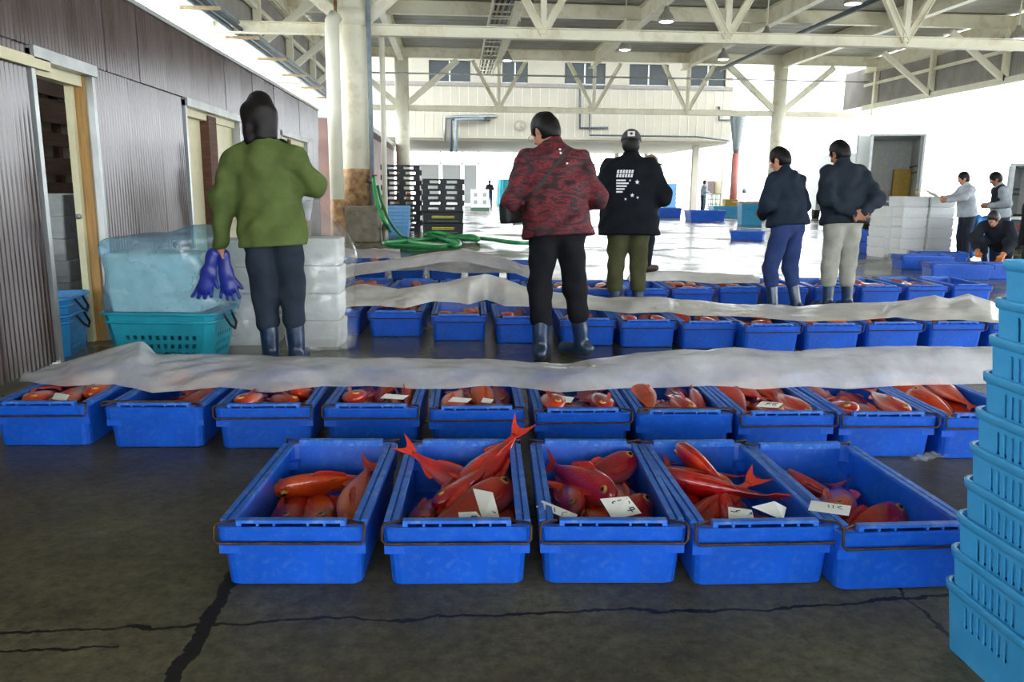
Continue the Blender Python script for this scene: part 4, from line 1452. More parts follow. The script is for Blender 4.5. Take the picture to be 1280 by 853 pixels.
def person(label, loc, yaw, h=1.72, vox=.012, lean=0, head=(0, 0), arms=None, legs=None, coat=None, hem=.86, coat_loose=0.0, collar=True, vest=None, sleeves=True,
           trousers=None, boots=None, boot_top=.34, hair=None, long_hair=False, cap=None, skin=None, fold=.004, curl=35, group='people in the market', glasses=False, shoes=None, fat=1.0,
           hips=None, hdir=None, seed=1.0, gloves=None, tilt=0.0, slope=.02):
    """a clothed figure facing +y in its own frame (heights for a 1.72 m person, scaled to h)"""
    S = h / 1.72
    root = empty('person', loc, yaw, label, 'person', group)
    root.scale = (S, S, S)
    root.rotation_euler = (0, math.radians(tilt), yaw)
    skin = skin or skin_m
    arms = arms or HANG
    pel = np.array((0, 0, .95)) if hips is None else np.array(hips, float)
    Rl = rot('X', -lean)

    def T(x, y, z):
        return pel + Rl @ np.array((x, y, z - .95))
    sh = {s: T(s * .178, -.01, 1.40 - slope) for s in (-1, 1)}
    el = {s: np.array(arms[s][0], float) for s in (-1, 1)}
    wr = {s: np.array(arms[s][1], float) for s in (-1, 1)}
    hip = {s: pel + np.array((s * .095, 0, -.05)) for s in (-1, 1)}
    lg = legs or {s: ((s * .105, .02, .48), (s * .115, -.01, .085), 8 * s) for s in (-1, 1)}
    kn = {s: np.array(lg[s][0], float) for s in (-1, 1)}
    an = {s: np.array(lg[s][1], float) for s in (-1, 1)}
    toe = {}
    for s in (-1, 1):
        a = math.radians(lg[s][2])
        fdir = np.array((math.sin(a), math.cos(a), 0))
        toe[s] = (an[s] * np.array((1, 1, 0)) + np.array((0, 0, an[s][2] - .04)) + fdir * .15, an[s] * np.array((1, 1, 0)) + np.array((0, 0, an[s][2] - .035)) - fdir * .045)
    nk = T(0, -.01, 1.46)
    Rh = Rl @ rot('Z', head[0]) @ rot('X', -head[1])
    hc = nk + (Rl * .4 + Rh * .6) @ np.array((0, .02, .155))
    H = lambda x, y, z: hc + Rh @ np.array((x, y, z))
    # ---- the body itself, one continuous skin surface
    b = Field()
    b.cone(hip[-1], hip[1], .07, .07, .05)
    b.cone(T(0, 0, .98), T(0, 0, 1.14), .115, .12, .06, (1, 1.35, 1)).cone(T(0, 0, 1.14), T(0, 0, 1.33), .125, .135, .06, (1, 1.3, 1))
    b.cone(T(0, -.01, 1.40 - slope * .4), sh[1], .06, .05, .05).cone(T(0, -.01, 1.40 - slope * .4), sh[-1], .06, .05, .05)
    b.cone(nk - Rl @ np.array((0, 0, .05)), H(0, -.015, -.06), .058, .05, .03)
    b.ell(H(0, -.008, .012), (.074, .094, .104), Rh, .02).ell(H(0, .02, -.05), (.055, .066, .064), Rh, .03).ell(H(0, .06, -.085), (.026, .026, .022), Rh, .03)
    b.cone(H(0, .082, .018), H(0, .104, -.022), .009, .014, .012).cone(H(-.03, .075, .03), H(.03, .075, .03), .014, .014, .02)
    b.cone(H(-.02, .078, -.058), H(.02, .078, -.058), .008, .008, .012)
    for s in (-1, 1):
        b.ell(H(s * .076, -.008, -.002), (.012, .022, .034), Rh, .008)
        b.cut(H(s * .031, .094, .012), (.016, .012, .010), Rh)
        b.cone(sh[s], el[s], .05, .042, .03).cone(el[s], wr[s], .042, .027, .02)
        b.cone(hip[s], kn[s], .072, .052, .04).cone(kn[s], an[s], .055, .04, .03)
        b.cone(toe[s][1], toe[s][0], .038, .034, .02)
        d = wr[s] - el[s]
        d = d / np.linalg.norm(d)
        if hdir and s in hdir:
            d = np.array(hdir[s][0], float)
            palm = hdir[s][1]
        else:
            palm = (-s * 1.0, 0.0, 0.2) if abs(d[0]) < .8 else (0, .2, -1)
        hand(b, wr[s] - d * .01, d, 1 if np.cross(d / np.linalg.norm(d), np.array(palm, float)) @ np.array((0, 1, .3)) > 0 else -1, palm, curl, k=.004 if vox < .008 else .01)
    body = link('body', b.mesh('body', vox * .8, skin), root)
    for s in (-1, 1):
        e = MB().lathe([(.0005, -.011), (.008, -.0075), (.011, 0), (.008, .0075), (.0005, .011)], 10).build('eye', eye_w, root)
        e.location = H(s * .031, .078, .012)
    # ---- clothes
    ct, mt_tr = coat, trousers
    if ct:
        L = coat_loose + .004
        j = Field()
        base = T(0, 0, hem + .03)
        j.cone(base, T(0, 0, 1.12), (.204 + L) * fat, (.178 + L * .8) * fat, .06, (1, 1.32, 1)).cone(T(0, 0, 1.12), T(0, -.01, 1.32 - slope * .5), (.168 + L * .8) * fat, (.158 + L * .4) * fat, .07, (1, 1.32, 1))
        for s in (-1, 1):
            j.cone(T(0, -.015, 1.405 - slope * .35), sh[s], .085, .066 + L * .3, .06)
        j.cone(T(0, -.015, 1.40), T(0, -.01, 1.475), .095, .068, .04)
        if collar:
            j.cone(T(0, -.015, 1.45), T(0, -.005, 1.505), .07, .066, .012)
        if sleeves:
            for s in (-1, 1):
                d = wr[s] - el[s]
                j.cone(sh[s], el[s], .07 + L * .45, .06 + L * .5, .045).cone(el[s], wr[s] - d * .06, .06 + L * .5, .045 + L * .25, .03)
        hz = Rl @ np.array((0, 0, 1.0))
        hb = T(0, 0, hem)

        def hemcut(X, Y, Z):
            # hem plane, only below the chest so that low sleeves stay
            d = -((X - hb[0]) * hz[0] + (Y - hb[1]) * hz[1] + (Z - hb[2]) * hz[2])
            far = np.sqrt((X - hb[0]) ** 2 + (Y - hb[1]) ** 2) - (.26 + L) * fat
            return np.where(far > 0, -1.0, d)
        o = link('jacket', j.mesh('jacket', vox, ct, fold=fold, fseed=seed, cutfn=hemcut), root)
        if vest:
            g = Field()
            g.cone(T(0, 0, hem + .02), T(0, 0, 1.12), .185, .182, .06, (1, 1.28, 1)).cone(T(0, 0, 1.12), T(0, -.01, 1.34), .182, .168, .07, (1, 1.28, 1))
            g.cone(sh[-1] * .8 + sh[1] * .2, sh[1] * .8 + sh[-1] * .2, .08, .08, .06)
            link('vest', g.mesh('vest', vox, vest, fold=fold, fseed=seed + 1), root)
    if mt_tr:
        t = Field()
        wz = pel[2]
        t.cone(hip[-1] + (0, 0, .03), hip[1] + (0, 0, .03), .104 * fat, .104 * fat, .05, (1, 1.08, 1))
        t.cone(pel, T(0, 0, 1.06), .14 * fat, .135 * fat, .05, (1, 1.25, 1))
        for s in (-1, 1):
            kt = np.array(kn[s])
            lo = an[s] + (kn[s] - an[s]) * ((boot_top - .03 - an[s][2]) / max(.05, kn[s][2] - an[s][2]) if boots is not None else .02)
            t.cone(hip[s], kt, .1 * fat, .082, .04).cone(kt, lo, .082, .074 if boots is not None else .062, .03)
        link('trousers', t.mesh('trousers', vox, mt_tr, fold=fold * .6, fseed=seed + 2), root)
    for s in (-1, 1):
        if boots is not None or shoes is not None:
            m = boots if boots is not None else shoes
            g = Field()
            up = an[s] + (kn[s] - an[s]) * ((boot_top - an[s][2]) / max(.05, kn[s][2] - an[s][2])) if boots is not None else an[s] + np.array((0, 0, .04))
            g.cone(up, an[s], .063 if boots is not None else .045, .052, .02)
            g.cone(toe[s][1], toe[s][0], .05, .046, .04)
            zs = an[s][2] - .085
            bo = link('boot' if boots is not None else 'shoe', g.mesh('boot', vox * .9, m, zmin=zs + .012, fold=.0015 if boots is not None else 0, fseed=seed, fscale=1.2), root)
            g = Field().cone(toe[s][1], toe[s][0], .053, .05, .03)
            link('sole', g.mesh('sole', vox * .9, sole_m, zmin=zs, zmax=zs + .02), bo)
        if gloves is not None:
            g = Field()
            d = wr[s] - el[s]
            d = d / np.linalg.norm(d)
            g.cone(wr[s] - d * .08, wr[s], .045, .036, .02).cone(wr[s], wr[s] + d * .1, .036, .034, .02)
            for o_ in (-.03, -.01, .012, .032):
                g.cone(wr[s] + d * .09 + np.array((o_, 0, 0)), wr[s] + d * .17 + np.array((o_ * 1.2, .01, -.01)), .013, .011, .006)
            g.cone(wr[s] + d * .04, wr[s] + d * .09 + np.array((-s * .05, .02, 0)), .016, .013, .01)
            link('glove', g.mesh('glove', .007, gloves), root)
    # ---- hair, cap, glasses
    if hair is not None:
        g = Field()
        q_ = .94 if cap else 1.0
        g.ell(H(0, -.016, .022), (.088 * q_, .104 * q_, .113 * q_ * q_), Rh, .02).ell(H(0, -.04, -.02), (.082, .075, .095), Rh, .03)
        if long_hair:
            g.cone(H(-.06, -.04, .0), H(-.07, -.055, -.17), .06, .042, .03).cone(H(.055, -.05, -.02), H(.06, -.06, -.15), .05, .034, .03).cone(H(0, -.075, 0), H(0, -.085, -.16), .05, .036, .04)
        g.cut(H(0, .115, -.045), (.09, .085, .105), Rh)
        if not long_hair:
            g.cut(H(0, .03, -.15), (.12, .14, .085), Rh)
            for s in (-1, 1):
                g.cut(H(s * .09, .02, -.03), (.03, .035, .05), Rh)
        link('hair', g.mesh('hair', vox * .75, hair, fold=.002, fseed=seed, fscale=1.5), root)
    if cap:
        g = Field().ell(H(0, -.014, .028), (.096, .116, .108), Rh, .01)
        pl = hc + Rh @ np.array((0, 0, .018))
        zz = Rh @ np.array((0, 0, 1.0))
        cp = link('cap', g.mesh('cap', vox * .75, cap[0], cutfn=lambda X, Y, Z: -((X - pl[0]) * zz[0] + (Y - pl[1]) * zz[1] + (Z - pl[2]) * zz[2])), root)
        g = Field().ell(H(0, .115, .03), (.075, .075, .012), Rh, .01)
        link('visor', g.mesh('visor', .006, cap[1]), cp)
        if len(cap) > 2:
            cap[2](cp, H, Rh)
    if glasses:
        q = MB()
        for s in (-1, 1):
            q.tube([H(s * .034 + .024 * math.cos(a * math.pi / 6), .108, .008 + .018 * math.sin(a * math.pi / 6)) for a in range(12)], .0016, 5, close=True)
            q.tube([H(s * .06, .105, .012), H(s * .079, .0, .012)], .0016, 5)
        q.tube([H(-.011, .109, .01), H(.011, .109, .01)], .0016, 5)
        q.build('glasses', dark_steel, root)
    return root, H, T


def top_h(px, py, loc):
    return PY(px, py, loc.y).z


def navy(name, c, **k):
    return mat(name, c, .8, var=.18, scale=7, spec=.15, bump=.1, bscale=160, **k)
from mathutils.bvhtree import BVHTree

# ---- man in green
def ground(px, py):
    p = P(px, py)
    return Vector((p.x, p.y, 0))


green_m = navy('green_jacket', '5c6b3a')
slate_m = navy('slate_trousers', '2b3440')
g = ground(357, 458)
GREEN, GH, GT = person('man in a green jacket with long dark hair, holding blue gloves', g, math.radians(4), top_h(322, 118, g) * 1.0, .010, lean=2, head=(6, 6), tilt=-3.0, legs={s: ((s * .085, .02, .48), (s * .082, -.01, .085), 8 * s) for s in (-1, 1)},
       arms={-1: ((-.28, -.02, 1.12), (-.335, .03, .81)), 1: ((.29, .06, 1.15), (.24, .30, 1.20))}, coat=green_m, hem=.79, coat_loose=.012, slope=.075, trousers=slate_m, boots=boot_m, boot_top=.33,
       hair=hair_b, long_hair=True, fold=.010, seed=1.3, curl=60, hdir={-1: ((-.05, .15, -1), (.6, .6, 0)), 1: ((0, 1, .1), (-1, 0, 0))})

# ---- man in maroon
def camo():
    m = mat('maroon_camo', '2c0d14', .75, var=.1, bump=.1, bscale=150)
    N, L = m.node_tree.nodes, m.node_tree.links
    tc = N.new('ShaderNodeTexCoord')
    mp = N.new('ShaderNodeMapping')
    mp.inputs['Scale'].default_value = (7, 7, 20)
    L.new(tc.outputs['Object'], mp.inputs[0])
    nz = N.new('ShaderNodeTexNoise')
    nz.inputs['Scale'].default_value = 1.0
    nz.inputs['Detail'].default_value = 3
    nz.inputs['Distortion'].default_value = 1.2
    L.new(mp.outputs[0], nz.inputs['Vector'])
    r = N.new('ShaderNodeValToRGB')
    r.color_ramp.interpolation = 'CONSTANT'
    el = r.color_ramp.elements
    el[0].color = srgb('241018')
    el[1].position, el[1].color = .44, srgb('4a121c')
    for p, c in ((.53, '6e1722'), (.6, '331018'), (.68, '8e2a30')):
        e = el.new(p)
        e.color = srgb(c)
    L.new(nz.outputs['Fac'], r.inputs[0])
    L.new(r.outputs[0], N['Principled BSDF'].inputs['Base Color'])
    return m


black_cloth = navy('black_cloth', '17181c')
g = ground(700, 447)
MAROON, MH, MT = person('man in a maroon patterned jacket with a shoulder bag and navy boots', g, math.radians(12), 1.76, .010, lean=9, head=(34, 26), tilt=-2.5,
       arms={-1: ((-.30, .05, 1.13), (-.20, .30, 1.07)), 1: ((.30, .02, 1.12), (.12, .30, 1.08))}, coat=camo(), hem=.86, coat_loose=.035, trousers=black_cloth, boots=boot_m, boot_top=.32,
       legs={-1: ((-.13, .03, .48), (-.15, -.02, .085), 30), 1: ((.13, .02, .48), (.17, 0, .085), -40)}, hair=hair_m, glasses=True, fold=.011, seed=2.9, fat=1.06)
# shoulder bag with its strap
bag = empty('shoulder_bag', MAROON.matrix_world.translation, MAROON.rotation_euler.z, 'small black shoulder bag at the side of the man in maroon', 'bag')
bag.location, bag.rotation_euler = MAROON.location, MAROON.rotation_euler
k = MAROON.scale.x
bm_ = mat('black_nylon', '141416', .6, var=.2, scale=20, bump=.2)
v, f = loft([(.17, .09, 0, .02), (.19, .10, .03, .03), (.19, .10, .13, .03), (.17, .08, .16, .03)])
o = link('bag_body', raw_mesh('bag_body', v, f, bm_), bag, (-.30 * k, .08 * k, .97 * k))
o.rotation_euler = (0, 0, .5)
dg = bpy.context.evaluated_depsgraph_get()


def skin_points(root, part, pts, off=.004, frm=-1.0):
    """drop (x, z) marks onto the back of a garment: the first hit of a ray travelling along +y"""
    me = [c for c in root.children if c.name.split('.')[0] == part][0].data
    bv = BVHTree.FromPolygons([v.co for v in me.vertices], [p.vertices[:] for p in me.polygons])
    out = []
    for x, z in pts:
        hit = bv.ray_cast(Vector((x, frm, z)), Vector((0, 1, 0)))
        y = hit[0].y if hit[0] is not None else -.12
        out.append(Vector((x, y - off, z)))
    return out


n = 16
line = skin_points(MAROON, 'jacket', [(.08 - .34 * i / n, 1.46 - .36 * i / n) for i in range(n + 1)], .002)
mbx = MB()
for a, b in zip(line, line[1:]):
    mbx.bar(a * k, b * k, .034, .004, up=(0, -1, .2))
mbx.build('strap', mat('dark_strap', '2a1a1c', .7), bag)
for i, (x, z) in enumerate(((.01, 1.455), (.012, 1.43), (.045, 1.36))):
    p = skin_points(MAROON, 'jacket', [(x, z)], .003)[0]
    o = MB().lathe([(.0085, 0), (.0085, .004), (.004, .006)], 10).build('snap_button', mat('steel_button', 'd8d8d8', .25, metal=.6), MAROON)
    o.location, o.rotation_euler = p, (math.pi / 2, 0, 0)
tag(MB().add([(0, 0, 0), (.12, .02, .0), (.12, .03, .17), (0, .01, .17), (0, .004, 0), (.12, .024, 0), (.12, .034, .17), (0, .014, .17)],
             [(0, 1, 2, 3), (7, 6, 5, 4), (0, 4, 5, 1), (1, 5, 6, 2), (2, 6, 7, 3), (3, 7, 4, 0)]).build('paper_sheet', paper_m), 'white paper held in front of the man in maroon', 'paper')
bpy.data.objects['paper_sheet'].location = PY(641, 282, MAROON.location.y + .25)
bpy.data.objects['paper_sheet'].rotation_euler = (.3, 0, .3)

# ---- man with the cap and the printed back
def cap_patch(cp, H, Rh):
    q = [Vector(H(x, -.128 + .3 * max(0, z - .05), z)) for x, z in ((-.034, .03), (.034, .03), (.034, .085), (-.034, .085))]
    nn = Vector(Rh @ np.array((0, -1.0, 0.15)))
    q = [p + nn * (.006 if i < 2 else -.002) for i, p in enumerate(q)]
    o = raw_mesh('patch', q, [(0, 1, 2, 3)], mat('white_patch', 'd9d9d2', .7))
    pa = link('patch', o, cp)
    c = (q[0] + q[1] + q[2] + q[3]) / 4 + nn * .003
    u, w = (q[1] - q[0]).normalized(), (q[3] - q[0]).normalized()
    MB().tube([c + u * .014 * math.cos(a * .628) + w * .012 * math.sin(a * .628) for a in range(10)], .0022, 5, close=True).build('emblem_ring', ink_m, pa)
    MB().tube([c - u * .007, c + w * .006, c + u * .007], .002, 5).build('emblem_mark', ink_m, pa)


jacket_black = navy('black_jacket', '10131a')
g = ground(782, 393)
CAPMAN, CH_, CT_ = person('man in a grey cap and black jacket with white flag print', g, math.radians(-6), top_h(772, 166, g) * 1.01, .010, lean=5, head=(-6, 10),
       arms={-1: ((-.29, .05, 1.14), (-.06, .27, 1.06)), 1: ((.31, -.01, 1.13), (.12, .27, 1.0))}, coat=jacket_black, hem=.76, coat_loose=.055, trousers=navy('olive_trousers', '46472f'), boots=boot_m,
       boot_top=.3, hair=hair_m, cap=(mat('dark_grey_cap', '3d3c3a', .8, bump=.2), mat('cap_visor', '2e2d2c', .8), cap_patch), fold=.009, seed=5.1, fat=1.12)
white_print = mat('white_print', 'e6e6ea', .7, var=.05)


def printed(shapes):
    for nm, poly in shapes:
        pts = skin_points(CAPMAN, 'jacket', poly, .0035)
        c = Vector((0, 0, 0))
        for p in pts:
            c += p
        c /= len(pts)
        kk = len(pts)
        link(nm, raw_mesh(nm, pts + [c], [(i, (i + 1) % kk, kk) for i in range(kk)], white_print), CAPMAN)


shp = []
x0 = -.145
for r, (z, n) in enumerate(((1.335, 6), (1.298, 6))):          # two lines of slanted block lettering
    for i in range(n):
        xx = x0 + i * .0255 + (.006 if r == 0 else 0)
        shp.append(('print_letter', [(xx, z), (xx + .019, z), (xx + .021, z + .008), (xx + .008, z + .010), (xx + .009, z + .014), (xx + .022, z + .016), (xx + .024, z + .029), (xx + .006, z + .029)]))
for i, z in enumerate((1.262, 1.236, 1.21, 1.184, 1.158)):      # flag stripes
    shp.append(('print_stripe', [(x0, z), (x0 + .06, z), (x0 + .128 - i * .018, z), (x0 + .13 - i * .018, z + .014), (x0 + .06, z + .014), (x0 + .002, z + .014)]))
for sx, sz, sr in ((.045, 1.255, .024), (.0, 1.135, .021), (.05, 1.115, .014), (-.06, 1.10, .012)):
    shp.append(('print_star', [(sx + (sr if i % 2 == 0 else sr * .42) * math.sin(i * math.pi / 5), sz + (sr if i % 2 == 0 else sr * .42) * math.cos(i * math.pi / 5)) for i in range(10)]))
printed(shp)

# ---- the other people
g = ground(804, 338)
person('man in a brown cap and pale blue jacket behind the capped man in black', g, math.radians(-70), top_h(800, 195, g) * 1.0, .013, lean=4, head=(0, 10), arms=FWD, coat=navy('cyan_jacket', '6fb0bd'),
       hem=.84, coat_loose=.03, trousers=navy('dark_trousers', '20242e'), shoes=sole_m, hair=hair_g, cap=(mat('brown_cap', '8a7258', .8), mat('brown_cap_visor', '5a4a3c', .8)), seed=6.6)
g = ground(977, 393)
person('shorter man in a navy jacket and blue work trousers, arms folded in front', g, math.radians(30), top_h(990, 187, g) * 1.02, .011, lean=10, head=(18, 22),
       arms={-1: ((-.29, .06, 1.14), (-.08, .27, 1.02)), 1: ((.27, .04, 1.12), (.06, .29, 1.04))}, coat=navy('navy_jacket', '1d2836'), hem=.92, coat_loose=.03, trousers=navy('blue_work_trousers', '2b3a66'), boots=boot_m,
       boot_top=.36, legs={-1: ((-.13, .08, .50), (-.15, -.0, .085), 10), 1: ((.11, .02, .48), (.13, -.08, .085), -8)}, hair=hair_m, fold=.009, seed=7.7, fat=1.05)
g = ground(1045, 388.5)
person('taller man in a dark jacket and grey trousers, hands clasped behind his back', g, math.radians(10), top_h(1018, 177, g) * 1.02, .010, lean=9, head=(16, 26), arms=BACK, coat=navy('dark_slate_jacket', '242c36'),
       hem=.88, coat_loose=.035, trousers=navy('pale_grey_trousers', '9a9a90'), boots=boot_m, boot_top=.33, hair=hair_m, fold=.009, seed=8.8, fat=1.06, skin=skin_d,
       hdir={-1: ((.9, -.05, -.25), (0, -1, .2)), 1: ((-.9, -.1, -.35), (0, -1, 0))})
g = ground(1202, 327)
person('man in a light grey shirt reading a paper over the foam boxes', g, math.radians(82), top_h(1190, 218, g) * 1.03, .013, lean=10, head=(0, 14), arms={-1: ((-.24, .20, 1.24), (-.14, .44, 1.18)), 1: ((.24, .18, 1.22), (.10, .42, 1.22))},
       coat=navy('light_grey_shirt', 'b9c0c6'), hem=.88, coat_loose=.02, trousers=navy('dark_jeans', '2e3440'), shoes=sole_m, hair=hair_m, seed=9.1)
g = ground(1243, 333)
person('man in a dark vest with grey sleeves, looking down beside the blue tarpaulin', g, math.radians(75), top_h(1236, 220, g) * 1.05, .013, lean=10, head=(0, 24), arms=FWD, coat=navy('grey_sleeves', '9aa2a8'), hem=.9, coat_loose=.01,
       vest=navy('dark_vest', '23272e'), trousers=navy('dark_jeans', ''), shoes=sole_m, hair=hair_m, skin=skin_d, seed=9.9)
g = ground(1246, 336)
orange_m = mat('orange_rubber', 'd8742a', .35, var=.15)
person('crouching man in a dark jacket with orange gloves beside the blue crates', g, math.radians(128), 1.72, .013, lean=62, head=(0, -20), hips=(0, -.12, .48),
       arms={-1: ((-.30, .34, .48), (-.24, .52, .30)), 1: ((.30, .30, .50), (.16, .52, .32))}, legs={-1: ((-.20, .28, .46), (-.17, .02, .085), -10), 1: ((.20, .28, .46), (.17, .02, .085), 10)},
       coat=navy('dark_grey_jacket', '2a2e36'), hem=.88, coat_loose=.03, trousers=navy('dark_jeans', ''), boots=boot_m, boot_top=.3, hair=hair_g, gloves=orange_m, seed=3.3)
g = ground(1284, 362)
person('man in a long black coat standing behind the pale blue basket stack', g, math.radians(60), top_h(1285, 205, g), .013, lean=2, arms=HANG, coat=navy('black_coat', '15161a'), hem=.62, coat_loose=.05,
       trousers=navy('black_trousers', '15171c'), boots=boot_m, hair=hair_m, seed=4.4)
g = ground(612, 258)
person('distant man in a dark jacket and jeans by the white machine', g, math.radians(-20), 1.72, .02, arms=FWD, coat=navy('charcoal_jacket', '30343a'), hem=.9, trousers=navy('blue_jeans', '34456a'), shoes=sole_m, hair=hair_g, seed=5.7)
g = ground(878, 266)
person('distant man in a grey shirt and dark trousers by the drum', g, math.radians(-80), 1.72, .02, arms=FWD, coat=navy('grey_shirt', '848c96'), hem=.92, trousers=navy('ink_trousers', '262c3c'), shoes=sole_m, hair=hair_m, lean=4, seed=6.1)
g = ground(361, 378)
person('person with black hair half hidden behind the man in green', g, math.radians(40), top_h(361, 177, g), .014, head=(10, 5), arms=HANG, coat=navy('white_coat', 'd0d2d4'), hem=.9, trousers=navy('ink_trousers', ''), boots=boot_m, hair=hair_m, seed=2.1)

# ================================================================== PROPS
# ---- blue rubber gloves held by the man in green
glove_m = mat('blue_glove', '1d2d8e', .4, var=.15, scale=30, coat=.1)
base = PY(271, 324, GREEN.location.y)
for k, (dx, dy, tilt) in enumerate(((-.02, .0, -.35), (.04, .03, .12))):
    gl = Field()
    ax = np.array((tilt, 0, -1.0))
    ax /= np.linalg.norm(ax)
    gl.cone((0, 0, .03), ax * .1, .042, .046, .02, (1, 1.9, 1)).cone(ax * .1, ax * .2, .046, .05, .03, (1, 1.9, 1))
    for i in range(4):
        o_ = (-.042 + .028 * i)
        gl.cone(ax * .19 + np.array((o_, 0, 0)), ax * (.28 - .012 * abs(i - 1.5)) + np.array((o_ * 1.5, 0, 0)), .014, .012, .008)
    gl.cone(ax * .12 + np.array((.035, 0, 0)), ax * .2 + np.array((.085, .01, 0)), .016, .013, .012)
    o = link('rubber_glove', gl.mesh('rubber_glove', .006, glove_m, fold=.003, fseed=k * 3.0, fscale=1.6))
    o.location = base + Vector((dx, dy - .02, 0))
    tag(o, ('blue rubber glove tilted towards the bag, held by the man in green', 'blue rubber glove hanging straight, held by the man in green')[k], 'glove', 'pair of blue gloves')

# ---- teal basket with a bagged foam box
teal_m = mat('teal_plastic', '1f93a8', .4, var=.1, scale=6)
foam_m = mat('white_foam', 'e4e6e4', .8, var=.03, scale=30, bump=.15, bscale=200)
rope_m = mat('black_rope', '141414', .8)


def basket(loc, rz, w, l, h, m, label, cat, name, group=None, nx=24, ny=16, rim=.012):
    b = empty(name, loc, rz, label, cat, group)
    nz = 12
    v, f = pierced_tub(w * .84, l * .84, w, l, 0, h, .05, nx, ny, nz, lambda s, i, j, n: 2 <= j <= 7 and i % 2 == 1 and j % 2 == 0 and n * .12 < i < n * .88)
    o = link('body', raw_mesh('body', v, f, m), b)
    solid(o, .006)
    for z, e in ((h, .018), (h * .84, .01)):
        w2 = w * (.84 + .16 * z / h) + e
        l2 = l * (.84 + .16 * z / h) + e
        MB().tube([(x, y, z) for x, y in rrect(w2, l2, .06, 4)], rim, 6, close=True).build('rim', m, b)
    MB().tube([(w / 2 + .01, -.08, h * .95), (w / 2 + .05, -.06, h * .72), (w / 2 + .06, 0, h * .62), (w / 2 + .05, .06, h * .72), (w / 2 + .01, .08, h * .95)], .009, 6).build('rope_handle', rope_m, b)
    return b


g = ground(207, 456)
g.y += .2
basket(g, math.radians(-4), .76, .5, .36, teal_m, 'round-cornered teal basket under the bagged foam box', 'basket', 'laundry_basket')


def foam_box(loc, rz, w, l, h, label, group, name='foam_box', m=None):
    b = empty(name, loc, rz, label, 'foam box', group)
    m = m or foam_m
    v, f = loft([(w * .95, l * .95, 0, .02), (w, l, h * .3, .02), (w, l, h * .76, .02)], 2)
    link('box', raw_mesh('box', v, f, m), b)
    v, f = loft([(w * 1.012, l * 1.012, h * .76, .02), (w * 1.012, l * 1.012, h * .96, .02), (w * .97, l * .97, h * .985, .02)], 2)
    link('lid', raw_mesh('lid', v, f, m), b)
    return b


b0 = Vector((g.x - .02, g.y, .37))
foam_box(b0, math.radians(-4), .64, .42, .40, 'large foam box inside the blue bag on the teal basket', 'bagged foam box', m=mat('pale_green_foam', 'cfe0d8', .8))
bagm = film('blue_film', 'd2ecfa', .2, rough=.2, tl=.4)
v, f = [], []
rows, cols = 26, 64
for j in range(rows + 1):
    t = j / rows
    for i in range(cols):
        a = 2 * math.pi * i / cols
        ca, sa = math.cos(a), math.sin(a)
        e = .3
        x, y = .36 * math.copysign(abs(ca) ** e, ca), .25 * math.copysign(abs(sa) ** e, sa)
        if t < .72:
            z = -.03 + t / .72 * .5
            s = 1 + .05 * math.sin(t * 9 + a * 2) * .5
        else:
            q = (t - .72) / .28
            s = max(.02, math.cos(q * math.pi / 2) ** .7)
            z = .47 + .05 * math.sin(q * math.pi / 2) + .10 * max(0, ca) * q * (1 - q) * 3
        p = Vector((x * s, y * s, z))
        w_ = mnoise.fractal(p * 7 + Vector((3, 1, 2)), 1, 2, 4) * .022
        if ca > .4 and t < .6:
            p.x += .10 * (1 - t / .6) * max(0, ca) * abs(math.sin(t * 6 + 1))
        p += Vector((ca, sa, .6)).normalized() * w_
        v.append(p)
f = [(j * cols + i, j * cols + (i + 1) % cols, (j + 1) * cols + (i + 1) % cols, (j + 1) * cols + i) for j in range(rows) for i in range(cols)]
o = link('plastic_bag', raw_mesh('plastic_bag', v, f, bagm, True), None, b0, math.radians(-4))
tag(o, 'crumpled translucent blue bag over the foam box', 'bag')

# ---- white foam boxes under film behind the man in green
def stack(px, py, w, l, h, n, rz, label, group, dx=0, jit=.01):
    g = ground(px, py)
    for k in range(n):
        r = random.Random(k * 7 + px)
        foam_box((g.x + r.uniform(-jit, jit) + dx, g.y + l / 2 + r.uniform(-jit, jit), k * h), rz + r.uniform(-.03, .03), w, l, h * .995, label % ORD[k], group)
    return Vector((g.x, g.y + l / 2, n * h))


st1 = stack(314, 432, .42, .32, .205, 4, .05, 'white foam box, %s from the floor in the filmed stack next to the blue bag', 'foam boxes by the man in green')
st2 = stack(393, 434, .43, .30, .21, 4, -.05, 'white foam box, %s from the floor in the filmed stack next to the fish crates', 'foam boxes by the man in green')
st3 = ground(352, 420)
clear = film('clear_film', 'fcfdfd', .14, rough=.12)
v, f = [], []
nx_, nz_ = 60, 40
cx, cy = (st1.x + st2.x) / 2, st2.y - .05
peak = PY(375, 243, cy).z
for j in range(nz_ + 1):
    t = j / nz_
    for i in range(nx_ + 1):
        a = math.pi * (1.02 + .96 * i / nx_)
        wx = .56 * (1 - .62 * max(0, (t - .62) / .38) ** 1.3)
        wy = .32 * (1 - .7 * max(0, (t - .62) / .38) ** 1.3)
        x = wx * math.copysign(abs(math.cos(a)) ** .45, math.cos(a)) + .09 * t * t
        y = wy * math.copysign(abs(math.sin(a)) ** .45, math.sin(a))
        z = .02 + t * (peak - .06)
        p = Vector((x, y, z))
        nn = mnoise.fractal(Vector((x * 4, y * 4, z * 3)), 1, 2, 4) * .03
        p += Vector((x, y, 0)).normalized() * (nn + .01)
        v.append(p)
f = [(j * (nx_ + 1) + i, j * (nx_ + 1) + i + 1, (j + 1) * (nx_ + 1) + i + 1, (j + 1) * (nx_ + 1) + i) for j in range(nz_) for i in range(nx_)]
o = link('plastic_film', raw_mesh('plastic_film', v, f, clear, True), None, (cx, cy, 0))
tag(o, 'tall clear plastic film wrapped round the white foam boxes', 'plastic film')

